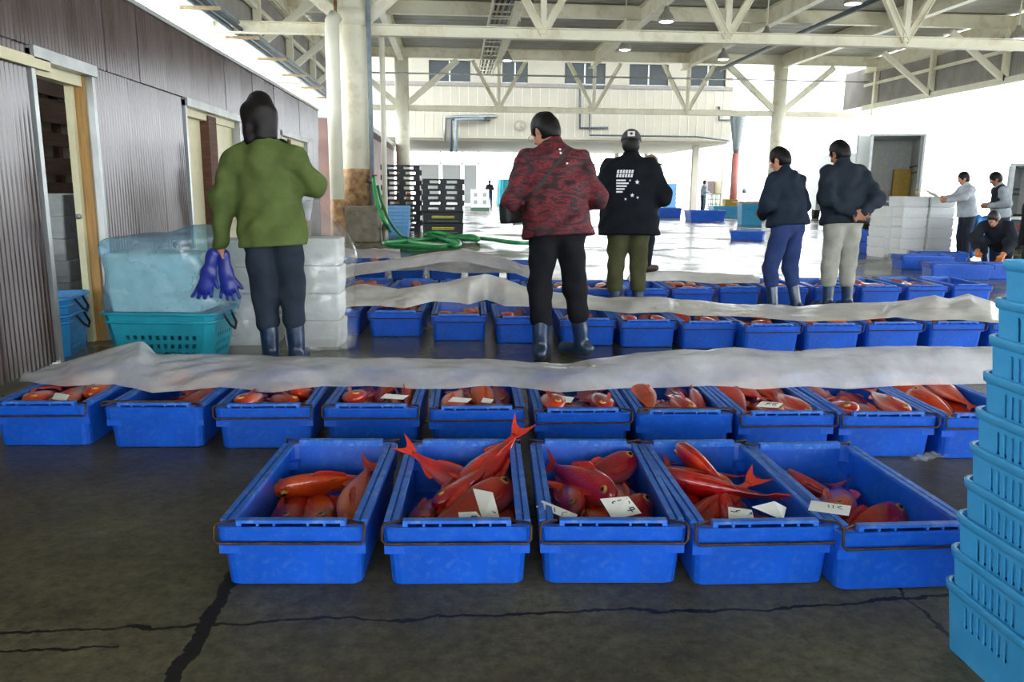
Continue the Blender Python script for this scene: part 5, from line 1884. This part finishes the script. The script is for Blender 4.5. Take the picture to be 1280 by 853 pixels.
# ---- things inside the shed doorway
for k in range(6):
    foam_box((WX - .85, 7.5, .19 * k), .02 * (k % 3), .5, .7, .19, 'grey-white foam box, %s from the floor inside the shed doorway' % ORD[k], 'foam boxes in the shed', m=mat('shed_foam', 'c4c6c6', .8))
pn = MB().box((-.012, -.35, 0), (.012, .35, .62)).build('foam_sheet', mat('white_panel', 'd2d4d2', .7), None, (WX - .62, 6.85, .03))
pn.rotation_euler = (.5, -.22, .5)
tag(pn, 'white foam panel leaning inside the shed doorway', 'panel')
azure = mat('azure_basket', '2a86c4', .45, var=.1)
for k in range(2):
    basket((WX - .2, 6.0, .12 * k), .1, .36, .5, .3, azure, ('lower', 'upper')[k] + ' blue basket just inside the shed doorway', 'basket', 'shed_basket', 'baskets in the shed', 14, 18)

# ---- pale blue basket stack close to the camera
sky_m = mat('sky_blue_plastic', '3fa2d8', .42, var=.08, scale=5, dirt='74bce0', dirt_amt=.35, dirt_scale=10)


def slot_basket_mesh(w, l, h):
    nz = 10
    v, f = pierced_tub(w * .92, l * .92, w * .975, l * .975, 0, h, .03, 30, 44, nz, lambda s, i, j, n: 5 <= j <= 7 and i % 2 == 1 and (n * .10 < i < n * .42 or n * .58 < i < n * .9))
    return raw_mesh('body', v, f, sky_m)


BW, BL, BH, BP = .46, .66, .19, .096
sb_me = slot_basket_mesh(BW, BL, BH)
v, f = loft([(BW * .975, BL * .975, BH - .026, .04), (BW * .992, BL * .992, BH - .022, .042), (BW * 1.0, BL * 1.0, BH - .004, .042), (BW * .99, BL * .99, BH, .04), (BW * .96, BL * .96, BH, .035), (BW * .955, BL * .955, BH - .03, .035)], 4, False, False)
rim_me = raw_mesh('rim', v, f, sky_m, True)
far = P(1187, 853, .06)
for k in range(10):
    z = k * BP
    # the far corner nearest the aisle follows the photo's leaning edge
    pxl = 1190 + (853 - (853 - k * 51)) * -1
    lean_x = -.012 + .0055 * k
    b = empty('slotted_basket', (1.335 + BW / 2 + lean_x, 1.93 - BL / 2, z), math.radians((k % 3 - 1) * .6), 'pale blue slotted basket, %s from the floor in the tall nested stack' % ORD[k], 'basket', 'pale blue basket stack')
    o = link('body', sb_me, b)
    solid(o, .004)
    link('rim', rim_me, b)

# ---- black pallets and bins by the column
black_p = mat('black_plastic', '15181c', .5, var=.2, scale=6)
yellow_m = mat('yellow_band', 'b9b23c', .5)
pal = [MB().box((-.55, -.55, .105), (.55, .55, .14)).mesh('top_deck', black_p), MB().box((-.55, -.55, 0), (.55, .55, .022)).mesh('bottom_deck', black_p), MB().box((-.09, -.55, .022), (.09, .55, .105)).mesh('runner', black_p)]


def pallet(loc, rz, label, group):
    p = empty('plastic_pallet', loc, rz, label, 'pallet', group)
    link('top_deck', pal[0], p)
    link('bottom_deck', pal[1], p)
    for x in (-.46, 0, .46):
        link('runner', pal[2], p, (x, 0, 0))
    return p


def bin_black(loc, rz, label, group, h=.26):
    b = empty('black_bin', loc, rz, label, 'bin', group)
    v, f = loft([(1.06, 1.0, 0, .04), (1.1, 1.04, h - .02, .04), (1.12, 1.06, h, .04)], 2)
    link('tub', raw_mesh('tub', v, f, black_p), b)
    for z in (.12, .16):
        MB().box((-.3, -.535, z), (.3, -.525, z + .022)).build('yellow_band', yellow_m, b)
    MB().box((-.4, -.53, .03), (.4, -.52, .06)).build('slot_bar', mat('slot_grey', '4a4e52', .5), b)
    return b


g = ground(553, 293) + Vector((0, .6, 0))
for k in range(2):
    bin_black((g.x, g.y, k * .3), .04, ('lower', 'upper')[k] + ' black plastic bin with yellow bands under the pallets', 'black bins', .295)
for k in range(6):
    pallet((g.x + (.03 if k % 2 else -.02), g.y, .6 + k * .142), .04 - .03 * (k % 2), 'black plastic pallet, %s above the yellow-banded bins' % ORD[k], 'black pallets on bins')
g = ground(505, 290) + Vector((-.1, 1.2, 0))
for k in range(13):
    pallet((g.x + (.02 if k % 2 else -.02), g.y, k * .142), .0 + .03 * (k % 2), 'black plastic pallet, %s from the floor in the taller stack' % ORD[k], 'black pallets in the tall stack')
tub_me = loft([(.5, .42, 0, .03), (.56, .48, .3, .03), (.59, .51, .31, .03), (.59, .51, .36, .03), (.54, .46, .36, .03), (.48, .4, .02, .03)], 2)
tub_me = raw_mesh('tub', *tub_me, mat('light_blue_bin', '6fa8dc', .45, var=.06))
g = ground(495, 301)
for k in range(6):
    o = link('nested_tub', tub_me, None, (g.x, g.y + .75, k * .085), .02 * k)
    tag(o, 'light blue tub, %s from the floor in the stack before the black pallets' % ORD[k], 'tub', 'nested light blue tubs')

# ---- green hose from the column
hose_m = mat('green_hose', '1f9a50', .35, var=.15, scale=3)
pts = [PY(467, 222, T1 - .5), PY(469, 240, T1 - .55), PY(474, 262, T1 - .6), PY(482, 280, T1 - .6)]
fl_ = [(492, 294), (510, 302), (545, 306), (572, 307), (570, 301), (540, 299), (500, 302), (480, 304), (500, 308), (550, 309), (570, 305), (545, 296), (532, 293), (548, 291), (570, 296), (597, 300), (590, 295), (560, 297), (600, 298), (640, 303), (662, 304), (700, 304)]
pts += [P(x, y, .06 + .015 * (i % 4)) for i, (x, y) in enumerate(fl_)]


def smooth_path(pts, n=5):
    out = []
    for i in range(len(pts) - 1):
        p0, p1, p2, p3 = pts[max(i - 1, 0)], pts[i], pts[i + 1], pts[min(i + 2, len(pts) - 1)]
        for k in range(n):
            t = k / n
            out.append(.5 * ((2 * p1) + (p2 - p0) * t + (2 * p0 - 5 * p1 + 4 * p2 - p3) * t * t + (3 * p1 - p0 - 3 * p2 + p3) * t ** 3))
    return out + [pts[-1]]


tag(MB().tube(smooth_path(pts), .045, 8).build('garden_hose', hose_m), 'green hose coming down the column and coiled on the wet floor', 'hose')
pts2 = [PY(472, 232, T1 - .5), PY(478, 255, T1 - .55), PY(488, 278, T1 - .55), P(506, 297, .05), P(540, 299, .06), P(600, 300, .05)]
tag(MB().tube(smooth_path(pts2), .03, 8).build('garden_hose', mat('dark_green_hose', '15753c', .35)), 'thinner dark green hose beside the coiled one', 'hose')
v_ = empty('water_tap', PY(467, 226, T1 - .45), 0, 'dark valve on the column where the hoses start', 'tap')
MB().tube([(-.15, .25, .0), (.0, 0, 0), (.02, -.05, -.12)], .05, 8).build('spout', dark_steel, v_)
MB().lathe([(.09, .1), (.09, .13)], 10).build('wheel', mat('tap_red', '8a4a3a', .5), v_)
MB().tube([(0, 0, 0), (0, 0, .12)], .025, 8).build('spindle', dark_steel, v_)

# ---- pendant lamps
shade_m = mat('lamp_shade', '9a9890', .4, metal=.2, var=.08)
glow = mat('lamp_glow', 'ffffff', .5, var=.0, emit=('fff6f0', 2.5))
for i, (px, py, Y, w) in enumerate(((833, 24, 20.5, .42), (958, 46, 24, .42), (904, 72, 27.5, .42), (781, 60, 26, .42), (634, 74, 32, .42), (650, 40, 26, .36), (1066, 2, 22, .5), (1272, 46, 22, .42))):
    c = PY(px, py, Y)
    z1 = DECK - c.z
    l = empty('pendant_lamp', c, 0, 'grey dome pendant lamp under the roof, lit', 'lamp', 'pendant lamps under the roof')
    MB().lathe([(w * .5, -.06), (w * .48, .0), (w * .36, .1), (w * .2, .18), (w * .14, .26), (.05, .3)], 18).build('shade', shade_m, l)
    MB().lathe([(w * .46, -.05), (w * .3, -.075), (.01, -.085)], 16).build('bulb', glow, l)
    MB().tube([(0, 0, .28), (0, 0, max(.4, z1))], .018, 6).build('stem', cream_clean, l)

# ---- pipes and cable ladder under the roof
def run(name, a, b, r, m, label, cat='pipe', group=None):
    return tag(MB().tube([a, b], r, 8).build(name, m), label, cat, group)


run('roof_pipe', (11.9, 14, 6.55), (11.9, 37, 6.5), .07, dark_steel, 'dark pipe slung under the roof along the hall')
run('roof_pipe', (12.15, 14, 6.6), (12.15, 37, 6.55), .05, galv, 'thin grey pipe beside the dark roof pipe')
run('roof_pipe', (XL + .5, T2 - .3, 6.0), (XR - .5, T2 - .3, 6.0), .035, galv, 'thin pipe across the hall before the far truss')
run('brown_pipe', (-1.5, 22.5, 6.35), (2.2, 22.5, 6.2), .08, mat('brown_pipe', '5c3b30', .5), 'brown pipe across the roof above the thick column')
ld = empty('cable_ladder', (1.58, 0, 6.75), 0, 'cable ladder with dark cables hung under the roof', 'cable ladder')
for dx in (-.35, .35):
    MB().bar((dx, 18, 0), (dx, 40, -.2), .05, .1).build('side_rail', cream, ld)
for k in range(22):
    MB().bar((-.35, 18.5 + k, -.005 - k * .009), (.35, 18.5 + k, -.005 - k * .009), .05, .04).build('rung', cream, ld)
for dx, m in ((-.2, dark_steel), (-.05, mat('brown_pipe', '')), (.12, dark_steel), (.25, pipe_blue)):
    MB().tube([(dx, 18, .07), (dx, 40, -.13)], .045, 6).build('cable', m, ld)
for k, (dz, dx, m) in enumerate(((0, 0, pipe_blue), (.12, -.05, galv), (.0, .2, dark_steel), (.16, .15, pipe_blue))):
    run('wall_pipe', (XL + .45 + dx, 6, 4.55 + dz), (XL + .45 + dx, 36, 4.55 + dz), .05, m, ('lower blue-grey', 'upper zinc', 'dark', 'upper blue-grey')[k] + ' pipe of the bundle under the siding above the shed')
hb = empty('pipe_bracket_set', (XL + .5, 0, 4.45), 0, 'wooden cross brackets under the pipe bundle above the shed', 'bracket')
for y in range(7, 36, 3):
    MB().bar((-.3, y, 0), (.45, y, 0), .08, .06).build('bracket', mat('tan_bracket', 'a08a68', .6), hb)
# facade pipes and clock at the far end
def facade(name, pts, r, m, label, off=.15):
    w0 = PY(pts[0][0], pts[0][1], EY - off)
    return tag(MB().tube([(w0.x, EY - .005, w0.z)] + [PY(x, y, EY - off) for x, y in pts], r, 8).build(name, m), label, 'pipe')


facade('facade_pipe', [(760, 109), (725, 109), (725, 122), (725, 160), (760, 160)], .07, dark_steel, 'bent dark pipe on the white far wall')
facade('facade_pipe', [(737, 132), (737, 160), (737, 169), (800, 170), (870, 171), (912, 176)], .045, dark_steel, 'thin dark line running along the white far wall', .34)
facade('facade_pipe', [(620, 145), (573, 146), (556, 147), (556, 176)], .09, galv, 'grey pipe turning down the white far wall')
facade('facade_pipe', [(612, 149), (564, 149), (564, 190)], .09, dark_steel, 'dark pipe turning down the white far wall', .4)
facade('facade_pipe', [(604, 148), (570, 150), (570, 190)], .1, pipe_blue, 'blue-grey pipe turning down the white far wall', .68)
facade('facade_pipe', [(899, 134), (899, 150), (915, 150)], .06, dark_steel, 'short dark pipe stub on the far wall by the funnel')
ck = empty('wall_clock', PY(650, 157, EY - .05), 0, 'round wall clock on the white far wall', 'clock')
q = MB().lathe([(.27, 0), (.29, .03), (.29, .07), (.25, .07), (.25, .05)], 24).build('clock_rim', mat('clock_rim', 'a8a398', .4), ck)
q.rotation_euler = (math.pi / 2, 0, 0)
q = MB().lathe([(.25, 0), (.25, .06)], 24).build('clock_face', white_wall, ck)
q.rotation_euler = (math.pi / 2, 0, 0)
for a, ln in ((.6, .16), (2.4, .2)):
    MB().bar((0, -.065, 0), (math.sin(a) * ln, -.065, math.cos(a) * ln), .02, .008).build('clock_hand', ink_m, ck)
# funnel and red post
c = PY(917, 240, EY - 2)
fp = empty('red_post', (c.x, c.y, 0), 0, 'red post under a grey metal funnel by the far wall', 'post')
MB().lathe([(.2, 0), (.2, 3.2)], 14).build('post', mat('red_paint', '9a5a50', .5, var=.15), fp)
MB().lathe([(.16, 3.2), (.2, 3.5), (.42, 5.1), (.42, 5.25)], 16).build('funnel', mat('funnel_grey', '6f7678', .4, metal=.4), fp)
MB().box((-.75, -.3, 5.25), (.75, .3, 5.45)).build('hanger_beam', mat('beam_grey', '6a6864', .5), fp)

# ---- clutter in the middle distance
def tub_box(px0, px1, y, h, m, label, name='plastic_tub', l=None, cat='tub', rz=0, group=None):
    a, b = ground(px0, y), ground(px1, y)
    w = (b - a).length
    l = l or w * .65
    t = empty(name, (a + b) / 2 + Vector((0, l / 2, 0)), rz, label, cat, group)
    v, f = loft([(w * .92, l * .92, 0, .03), (w, l, h * .85, .03), (w * 1.03, l * 1.03, h * .86, .03), (w * 1.03, l * 1.03, h, .03), (w * .94, l * .94, h, .03), (w * .86, l * .86, h * .1, .03)], 2)
    link('body', raw_mesh('body', v, f, m), t)
    for s in (-1, 1):
        MB().tube([(s * w * .25, -l * .52, h * .75), (s * w * .25, -l * .55, h * .68), (s * w * .1, -l * .55, h * .68), (s * w * .1, -l * .52, h * .75)], .012, 5).build('grip', m, t)
    return t


deep_blue = mat('deep_blue_plastic', '1f5fd0', .4, var=.08)
cyan_p = mat('cyan_plastic', '2f9ccc', .4, var=.08)
tub_box(822, 851, 272, .42, deep_blue, 'deep blue tub below the tall cyan crate stack')
g = ground(842, 264)
for k in range(6):
    o = link('stacked_crate', tub_me, None, (g.x, g.y + 1.0, .1 + k * .26 - .1), 0)
    o.scale = (1.25, 1.25, .75)
    o.data = tub_me
    tag(o, 'cyan crate, %s from the floor in the stack behind the brown-capped man' % ORD[k], 'crate', 'tall cyan crate stack')
tub_box(864, 906, 276, .4, deep_blue, 'long deep blue tub before the distant man in grey')
tub_box(893, 926, 272, .5, cyan_p, 'cyan tub before the yellow crate')
tub_box(927, 953, 281, .75, cyan_p, 'cyan tub with a wooden lid beside the white cone')
lid = MB().box((-.5, -.4, 0), (.5, .4, .05)).build('wooden_lid', mat('tan_board', 'b08a68', .6), None, ground(940, 281) + Vector((0, .4, .76)))
tag(lid, 'wooden board lying on the cyan tub', 'board')
tub_box(906, 921, 271, .8, mat('yellow_plastic', 'c8a032', .5), 'yellow crate beside the red post', name='yellow_crate', cat='crate')
tub_box(954, 968, 276, .9, foam_m, 'white foam tub at the foot of the pale column', name='foam_tub')
g = ground(929, 262)
cn = empty('traffic_cone', g, 0, 'white cone with a dark tip before the grey panel', 'cone')
MB().lathe([(.32, 0), (.32, .05), (.24, .06), (.09, 1.0), (.06, 1.05)], 16).build('cone', foam_m, cn)
MB().lathe([(.08, 1.05), (.14, 1.12), (.1, 1.3), (.03, 1.34)], 12).build('tip', dark_steel, cn)
c = ground(937, 257)
pz = empty('grey_panel', c, 0, 'grey sheet panel standing behind the white cone', 'panel')
MB().box((-.85, 0, .15), (.85, .05, 1.45)).build('sheet', mat('grey_sheet', '8f8d88', .6), pz)
for s in (-.8, .8):
    MB().box((s - .03, -.05, 0), (s + .03, .3, 1.45)).build('stand', galv, pz)
c = ground(899, 258)
dr = empty('drum_machine', c, 0, 'tan drum on a white stand beside the red post', 'machine')
MB().lathe([(.55, .9), (.58, 1.0), (.58, 1.85), (.55, 1.95)], 18).build('drum', mat('tan_drum', '9c9078', .5), dr)
MB().box((-.7, -.5, 0), (.7, .5, .9)).build('stand', white_wall, dr)
MB().box((-1.1, -.4, .95), (-.6, .4, 1.9)).build('control_box', mat('dark_brown', '4a3e3c', .5), dr)
c = ground(889, 267)
tr = empty('mesh_trolley', c, 0, 'green wire trolley beside the distant man in grey', 'trolley')
for z in (.25, .5, .75, 1.0):
    MB().tube([(-.35, -.25, z), (.35, -.25, z), (.35, .25, z), (-.35, .25, z)], .018, 5, close=True).build('hoop', mat('green_wire', '3e7a6a', .5), tr)
for x in (-.35, -.12, .12, .35):
    for y in (-.25, .25):
        MB().tube([(x, y, .0 if abs(x) > .3 else .25), (x, y, 1.05)], .018, 5).build('upright', mat('green_wire', ''), tr)
# lone crates lying on the wet floor
g = ground(938, 300)
crate((g.x, g.y + .2, 0), math.radians(62), 'lone blue fish crate on the shining wet floor', 'scattered fish crates', 1)
g = ground(1160, 337)
crate((g.x, g.y + .2, 0), math.radians(84), 'blue fish crate before the tall white foam stack', 'scattered fish crates', 1)
g = ground(1188, 334)
crate((g.x + .06, g.y + .46, 0), math.radians(80), 'blue fish crate between the foam stack and the tarpaulin', 'scattered fish crates', 1)
g = ground(1228, 350)
crate((g.x - .25, g.y + .25, 0), math.radians(78), 'blue fish crate beside the crouching man', 'scattered fish crates', 1)
crate((g.x + .5, g.y + .28, 0), math.radians(82), 'blue fish crate under the orange gloves', 'scattered fish crates', 1)
for k in range(2):
    g = ground(1092, 317)
    crate((g.x, g.y + .3, .224 * k), math.radians(4), ('lower', 'upper')[k] + ' blue fish crate stacked beside the shorter foam stack', 'scattered fish crates', 1)
g = ground(1069, 311)
foam_box((g.x, g.y + .3, 0), .3, .5, .4, .28, 'lone white foam box on the wet floor beside the stacked blue crates', 'scattered foam boxes')
# tall foam stacks
stack(1112, 322, .36, .5, .19, 5, .15, 'white foam box, %s from the floor in the shorter stack before the open truck', 'foam boxes before the truck')
for dx in (0, .515):
    stack(1138, 324, .49, .5, .19, 6, .05, ('white foam box, %s from the floor in the tall stack ' + ('beside the shorter one' if dx == 0 else 'beside the reading man')), 'foam boxes of the tall double stack', dx=dx, jit=.006)
pp = MB().box((-.14, -.1, 0), (.14, .1, .006)).build('magazine', mat('printed_paper', '6a7a70', .5, var=.5, scale=25, col2='d0d4cc'), None, PY(1166, 243, ground(1202, 327).y))
pp.rotation_euler = (.5, .3, .2)
tag(pp, 'folded printed paper held over the foam boxes', 'paper')
cup = empty('drink_can', PY(1146, 247, ground(1140, 324).y + .25), 0, 'small can standing on the tall foam stack', 'can')
cup.location.z = 6 * .19
MB().lathe([(.03, 0), (.034, .01), (.034, .1), (.028, .115)], 12).build('can', mat('can_brown', '8a7a50', .35, metal=.4), cup)
MB().lathe([(.026, .113), (.026, .118)], 12).build('can_top', galv, cup)
# tarpaulin
tarp_m = mat('blue_tarp', '1f6fb8', .4, var=.12, scale=5, bump=.2, bscale=8)
g = ground(1246, 328)
v, f = [], []
n = 26
for j in range(n + 1):
    for i in range(n + 1):
        x, y = -.42 + .84 * i / n, -.3 + .6 * j / n
        ex, ey = abs(x) / .32, abs(y) / .2
        e = max(ex, ey)
        z = .78 if e < 1 else max(.02, .78 - (e - 1) * 2.6)
        z += mnoise.fractal(Vector((x * 6, y * 6, 2)), 1, 2, 4) * .05
        z += .08 * max(0, -x) + .06 * math.sin(x * 14) * (.5 + y)
        v.append((x * (1 if e < 1 else 1 / (1 + .3 * (e - 1))), y * (1 if e < 1 else 1 / (1 + .3 * (e - 1))), max(.01, z)))
f = [(j * (n + 1) + i, j * (n + 1) + i + 1, (j + 1) * (n + 1) + i + 1, (j + 1) * (n + 1) + i) for j in range(n) for i in range(n)]
o = link('tarpaulin', raw_mesh('tarpaulin', v, f, tarp_m, True), None, (g.x, g.y + .4, 0))
tag(o, 'blue tarpaulin draped over a load beside the crouching man', 'tarpaulin')
# far end: teal tarp, white machine, blue tub
c = ground(600, 263)
wm = empty('white_machine', c, 0, 'white box machine on a green base at the far end', 'machine')
MB().box((-.5, 0, .15), (.5, .7, 1.15)).build('cabinet', foam_m, wm)
MB().box((-.52, -.02, 0), (.52, .72, .15)).build('base', mat('green_base', '4a6a5a', .5), wm)
for sx, sz in ((-.25, .45), (.25, .45), (-.25, .85), (.25, .85)):
    MB().box((sx - .09, -.012, sz - .1), (sx + .09, .0, sz + .1)).build('vent_plate', mat('vent_grey', 'a8a8a4', .5), wm)
tub_box(597, 612, 257, .9, deep_blue, 'blue bin behind the white machine')
g = ground(634, 256)
v, f = [], []
for j in range(13):
    for i in range(25):
        a = math.pi * (i / 24)
        t = j / 12
        r = .75 * (1 - .25 * t) + .05 * math.sin(i * 2.1 + t * 3)
        v.append((-r * math.cos(a) * 1.1, -r * math.sin(a), t * 1.9))
f = [(j * 25 + i, j * 25 + i + 1, (j + 1) * 25 + i + 1, (j + 1) * 25 + i) for j in range(12) for i in range(24)]
f += [tuple(12 * 25 + i for i in range(25)), tuple(j * 25 for j in range(13)) + tuple(j * 25 + 24 for j in range(12, -1, -1))]
tag(link('teal_cover', raw_mesh('teal_cover', v, f, mat('teal_sheet', '2ab0c0', .4, var=.1), True), None, (g.x, g.y + .8, 0)), 'turquoise cover over a tall load at the far end', 'cover')

# ---- trucks in the yard
van_m = mat('truck_white', 'c9cdcc', .4, var=.04)
van_in = mat('truck_inside', 'd8dad6', .5, var=.08)
tyre = mat('tyre', '1a1a1c', .8)


def truck(loc, rz, w, l, h, label, zb=.95, open_back=True, door=True):
    t = empty('box_truck', (loc.x, loc.y, -.06), rz, label, 'truck', 'trucks in the yard')
    th = .06
    MB().box((-w / 2, 0, zb), (w / 2, l, zb + th)).build('cargo_floor', van_in, t)
    MB().box((-w / 2, 0, zb + h), (w / 2, l, zb + h + th)).build('cargo_roof', van_m, t)
    MB().box((-w / 2, l - th, zb), (w / 2, l, zb + h)).build('front_wall', van_in, t)
    for s in (-1, 1):
        MB().box((s * w / 2 - th / 2, 0, zb), (s * w / 2 + th / 2, l, zb + h)).build('side_wall', van_m, t)
        MB().box((s * (w / 2 - .06) - .04, -.02, zb), (s * (w / 2 - .06) + .04, .03, zb + h)).build('door_post', galv, t)
        for z in (zb + h * .45, zb + h * .55):
            MB().box((s * w / 2 - s * .05 - .01, .1, z), (s * w / 2 - s * .03 + .01, l - .1, z + .05)).build('lashing_rail', dark_steel, t)
    if open_back:
        if door:
            for s, a in ((1, 8), (-1, -100)):
                d = MB().box((0 if s > 0 else -w / 2, -.03, zb + .02), (w / 2 if s > 0 else 0, .03, zb + h)).build('rear_door', van_m, t)
                d.location = (s * w / 2, 0, 0)
                d.rotation_euler = (0, 0, math.radians(-95 if s > 0 else 60))
    else:
        MB().box((-w / 2, -.03, zb), (w / 2, .02, zb + h)).build('rear_door', van_m, t)
    MB().box((-w / 2 + .1, .1, zb - .35), (w / 2 - .1, l + 1.6, zb - .02)).build('chassis', dark_steel, t)
    MB().box((-w / 2 + .05, l + .15, .45), (w / 2 - .05, l + 1.7, zb + h * .72)).build('cab', van_m, t)
    for yy in (.9, l + .8):
        for s in (-1, 1):
            q = MB().lathe([(.2, -.12), (.38, -.12), (.4, -.09), (.4, .09), (.38, .12), (.2, .12)], 18).build('wheel', tyre, t)
            q.location, q.rotation_euler = (s * (w / 2 - .2), yy, .4), (0, math.pi / 2, 0)
    MB().box((-.22, -.06, zb - .3), (.22, -.04, zb - .14)).build('licence_plate', paper_m, t)
    for s in (-1, 1):
        MB().box((s * (w / 2 - .25) - .14, -.05, zb - .2), (s * (w / 2 - .25) + .14, -.02, zb - .1)).build('tail_lamp', mat('tail_lamp_red', '8a2a20', .3), t)
    return t


g = PY(1110, 290, 24.0)
t1_ = truck(g, math.radians(-24), 1.5, 2.6, 2.0, 'refrigerated box truck with its rear doors open behind the foam stacks')
MB().box((.2, 1.9, 1.02), (.7, 2.5, 2.0)).build('yellow_panel', mat('yellow_plastic', ''), t1_)
g = PY(1066, 282, 31.0)
truck(g, math.radians(-14), 1.7, 3.4, 1.7, 'closed grey truck behind the man with clasped hands', zb=1.0, open_back=False)
g = PY(1296, 296, 16.5)
truck(g, math.radians(-41), 1.3, 2.4, 1.15, 'small truck with a dark open rear behind the man in the vest', zb=.7, door=False)

# ---- small litter
g = P(1146, 575)
for k in range(3):
    r = random.Random(k)
    v, f = [], []
    for j in range(6):
        for i in range(8):
            v.append((i * .012 - .04 + r.uniform(-.004, .004), j * .012 - .03 + r.uniform(-.004, .004), .012 + abs(math.sin(i * 1.3 + j + k)) * .022))
    f = [(j * 8 + i, j * 8 + i + 1, (j + 1) * 8 + i + 1, (j + 1) * 8 + i) for j in range(5) for i in range(7)]
    o = link('plastic_scrap', raw_mesh('plastic_scrap', v, f, clear), None, (g.x + .05 * k, g.y + .02 * (k - 1), -.008))
    tag(o, 'crumpled scrap of clear plastic on the floor between the crate rows', 'litter', 'plastic scraps')
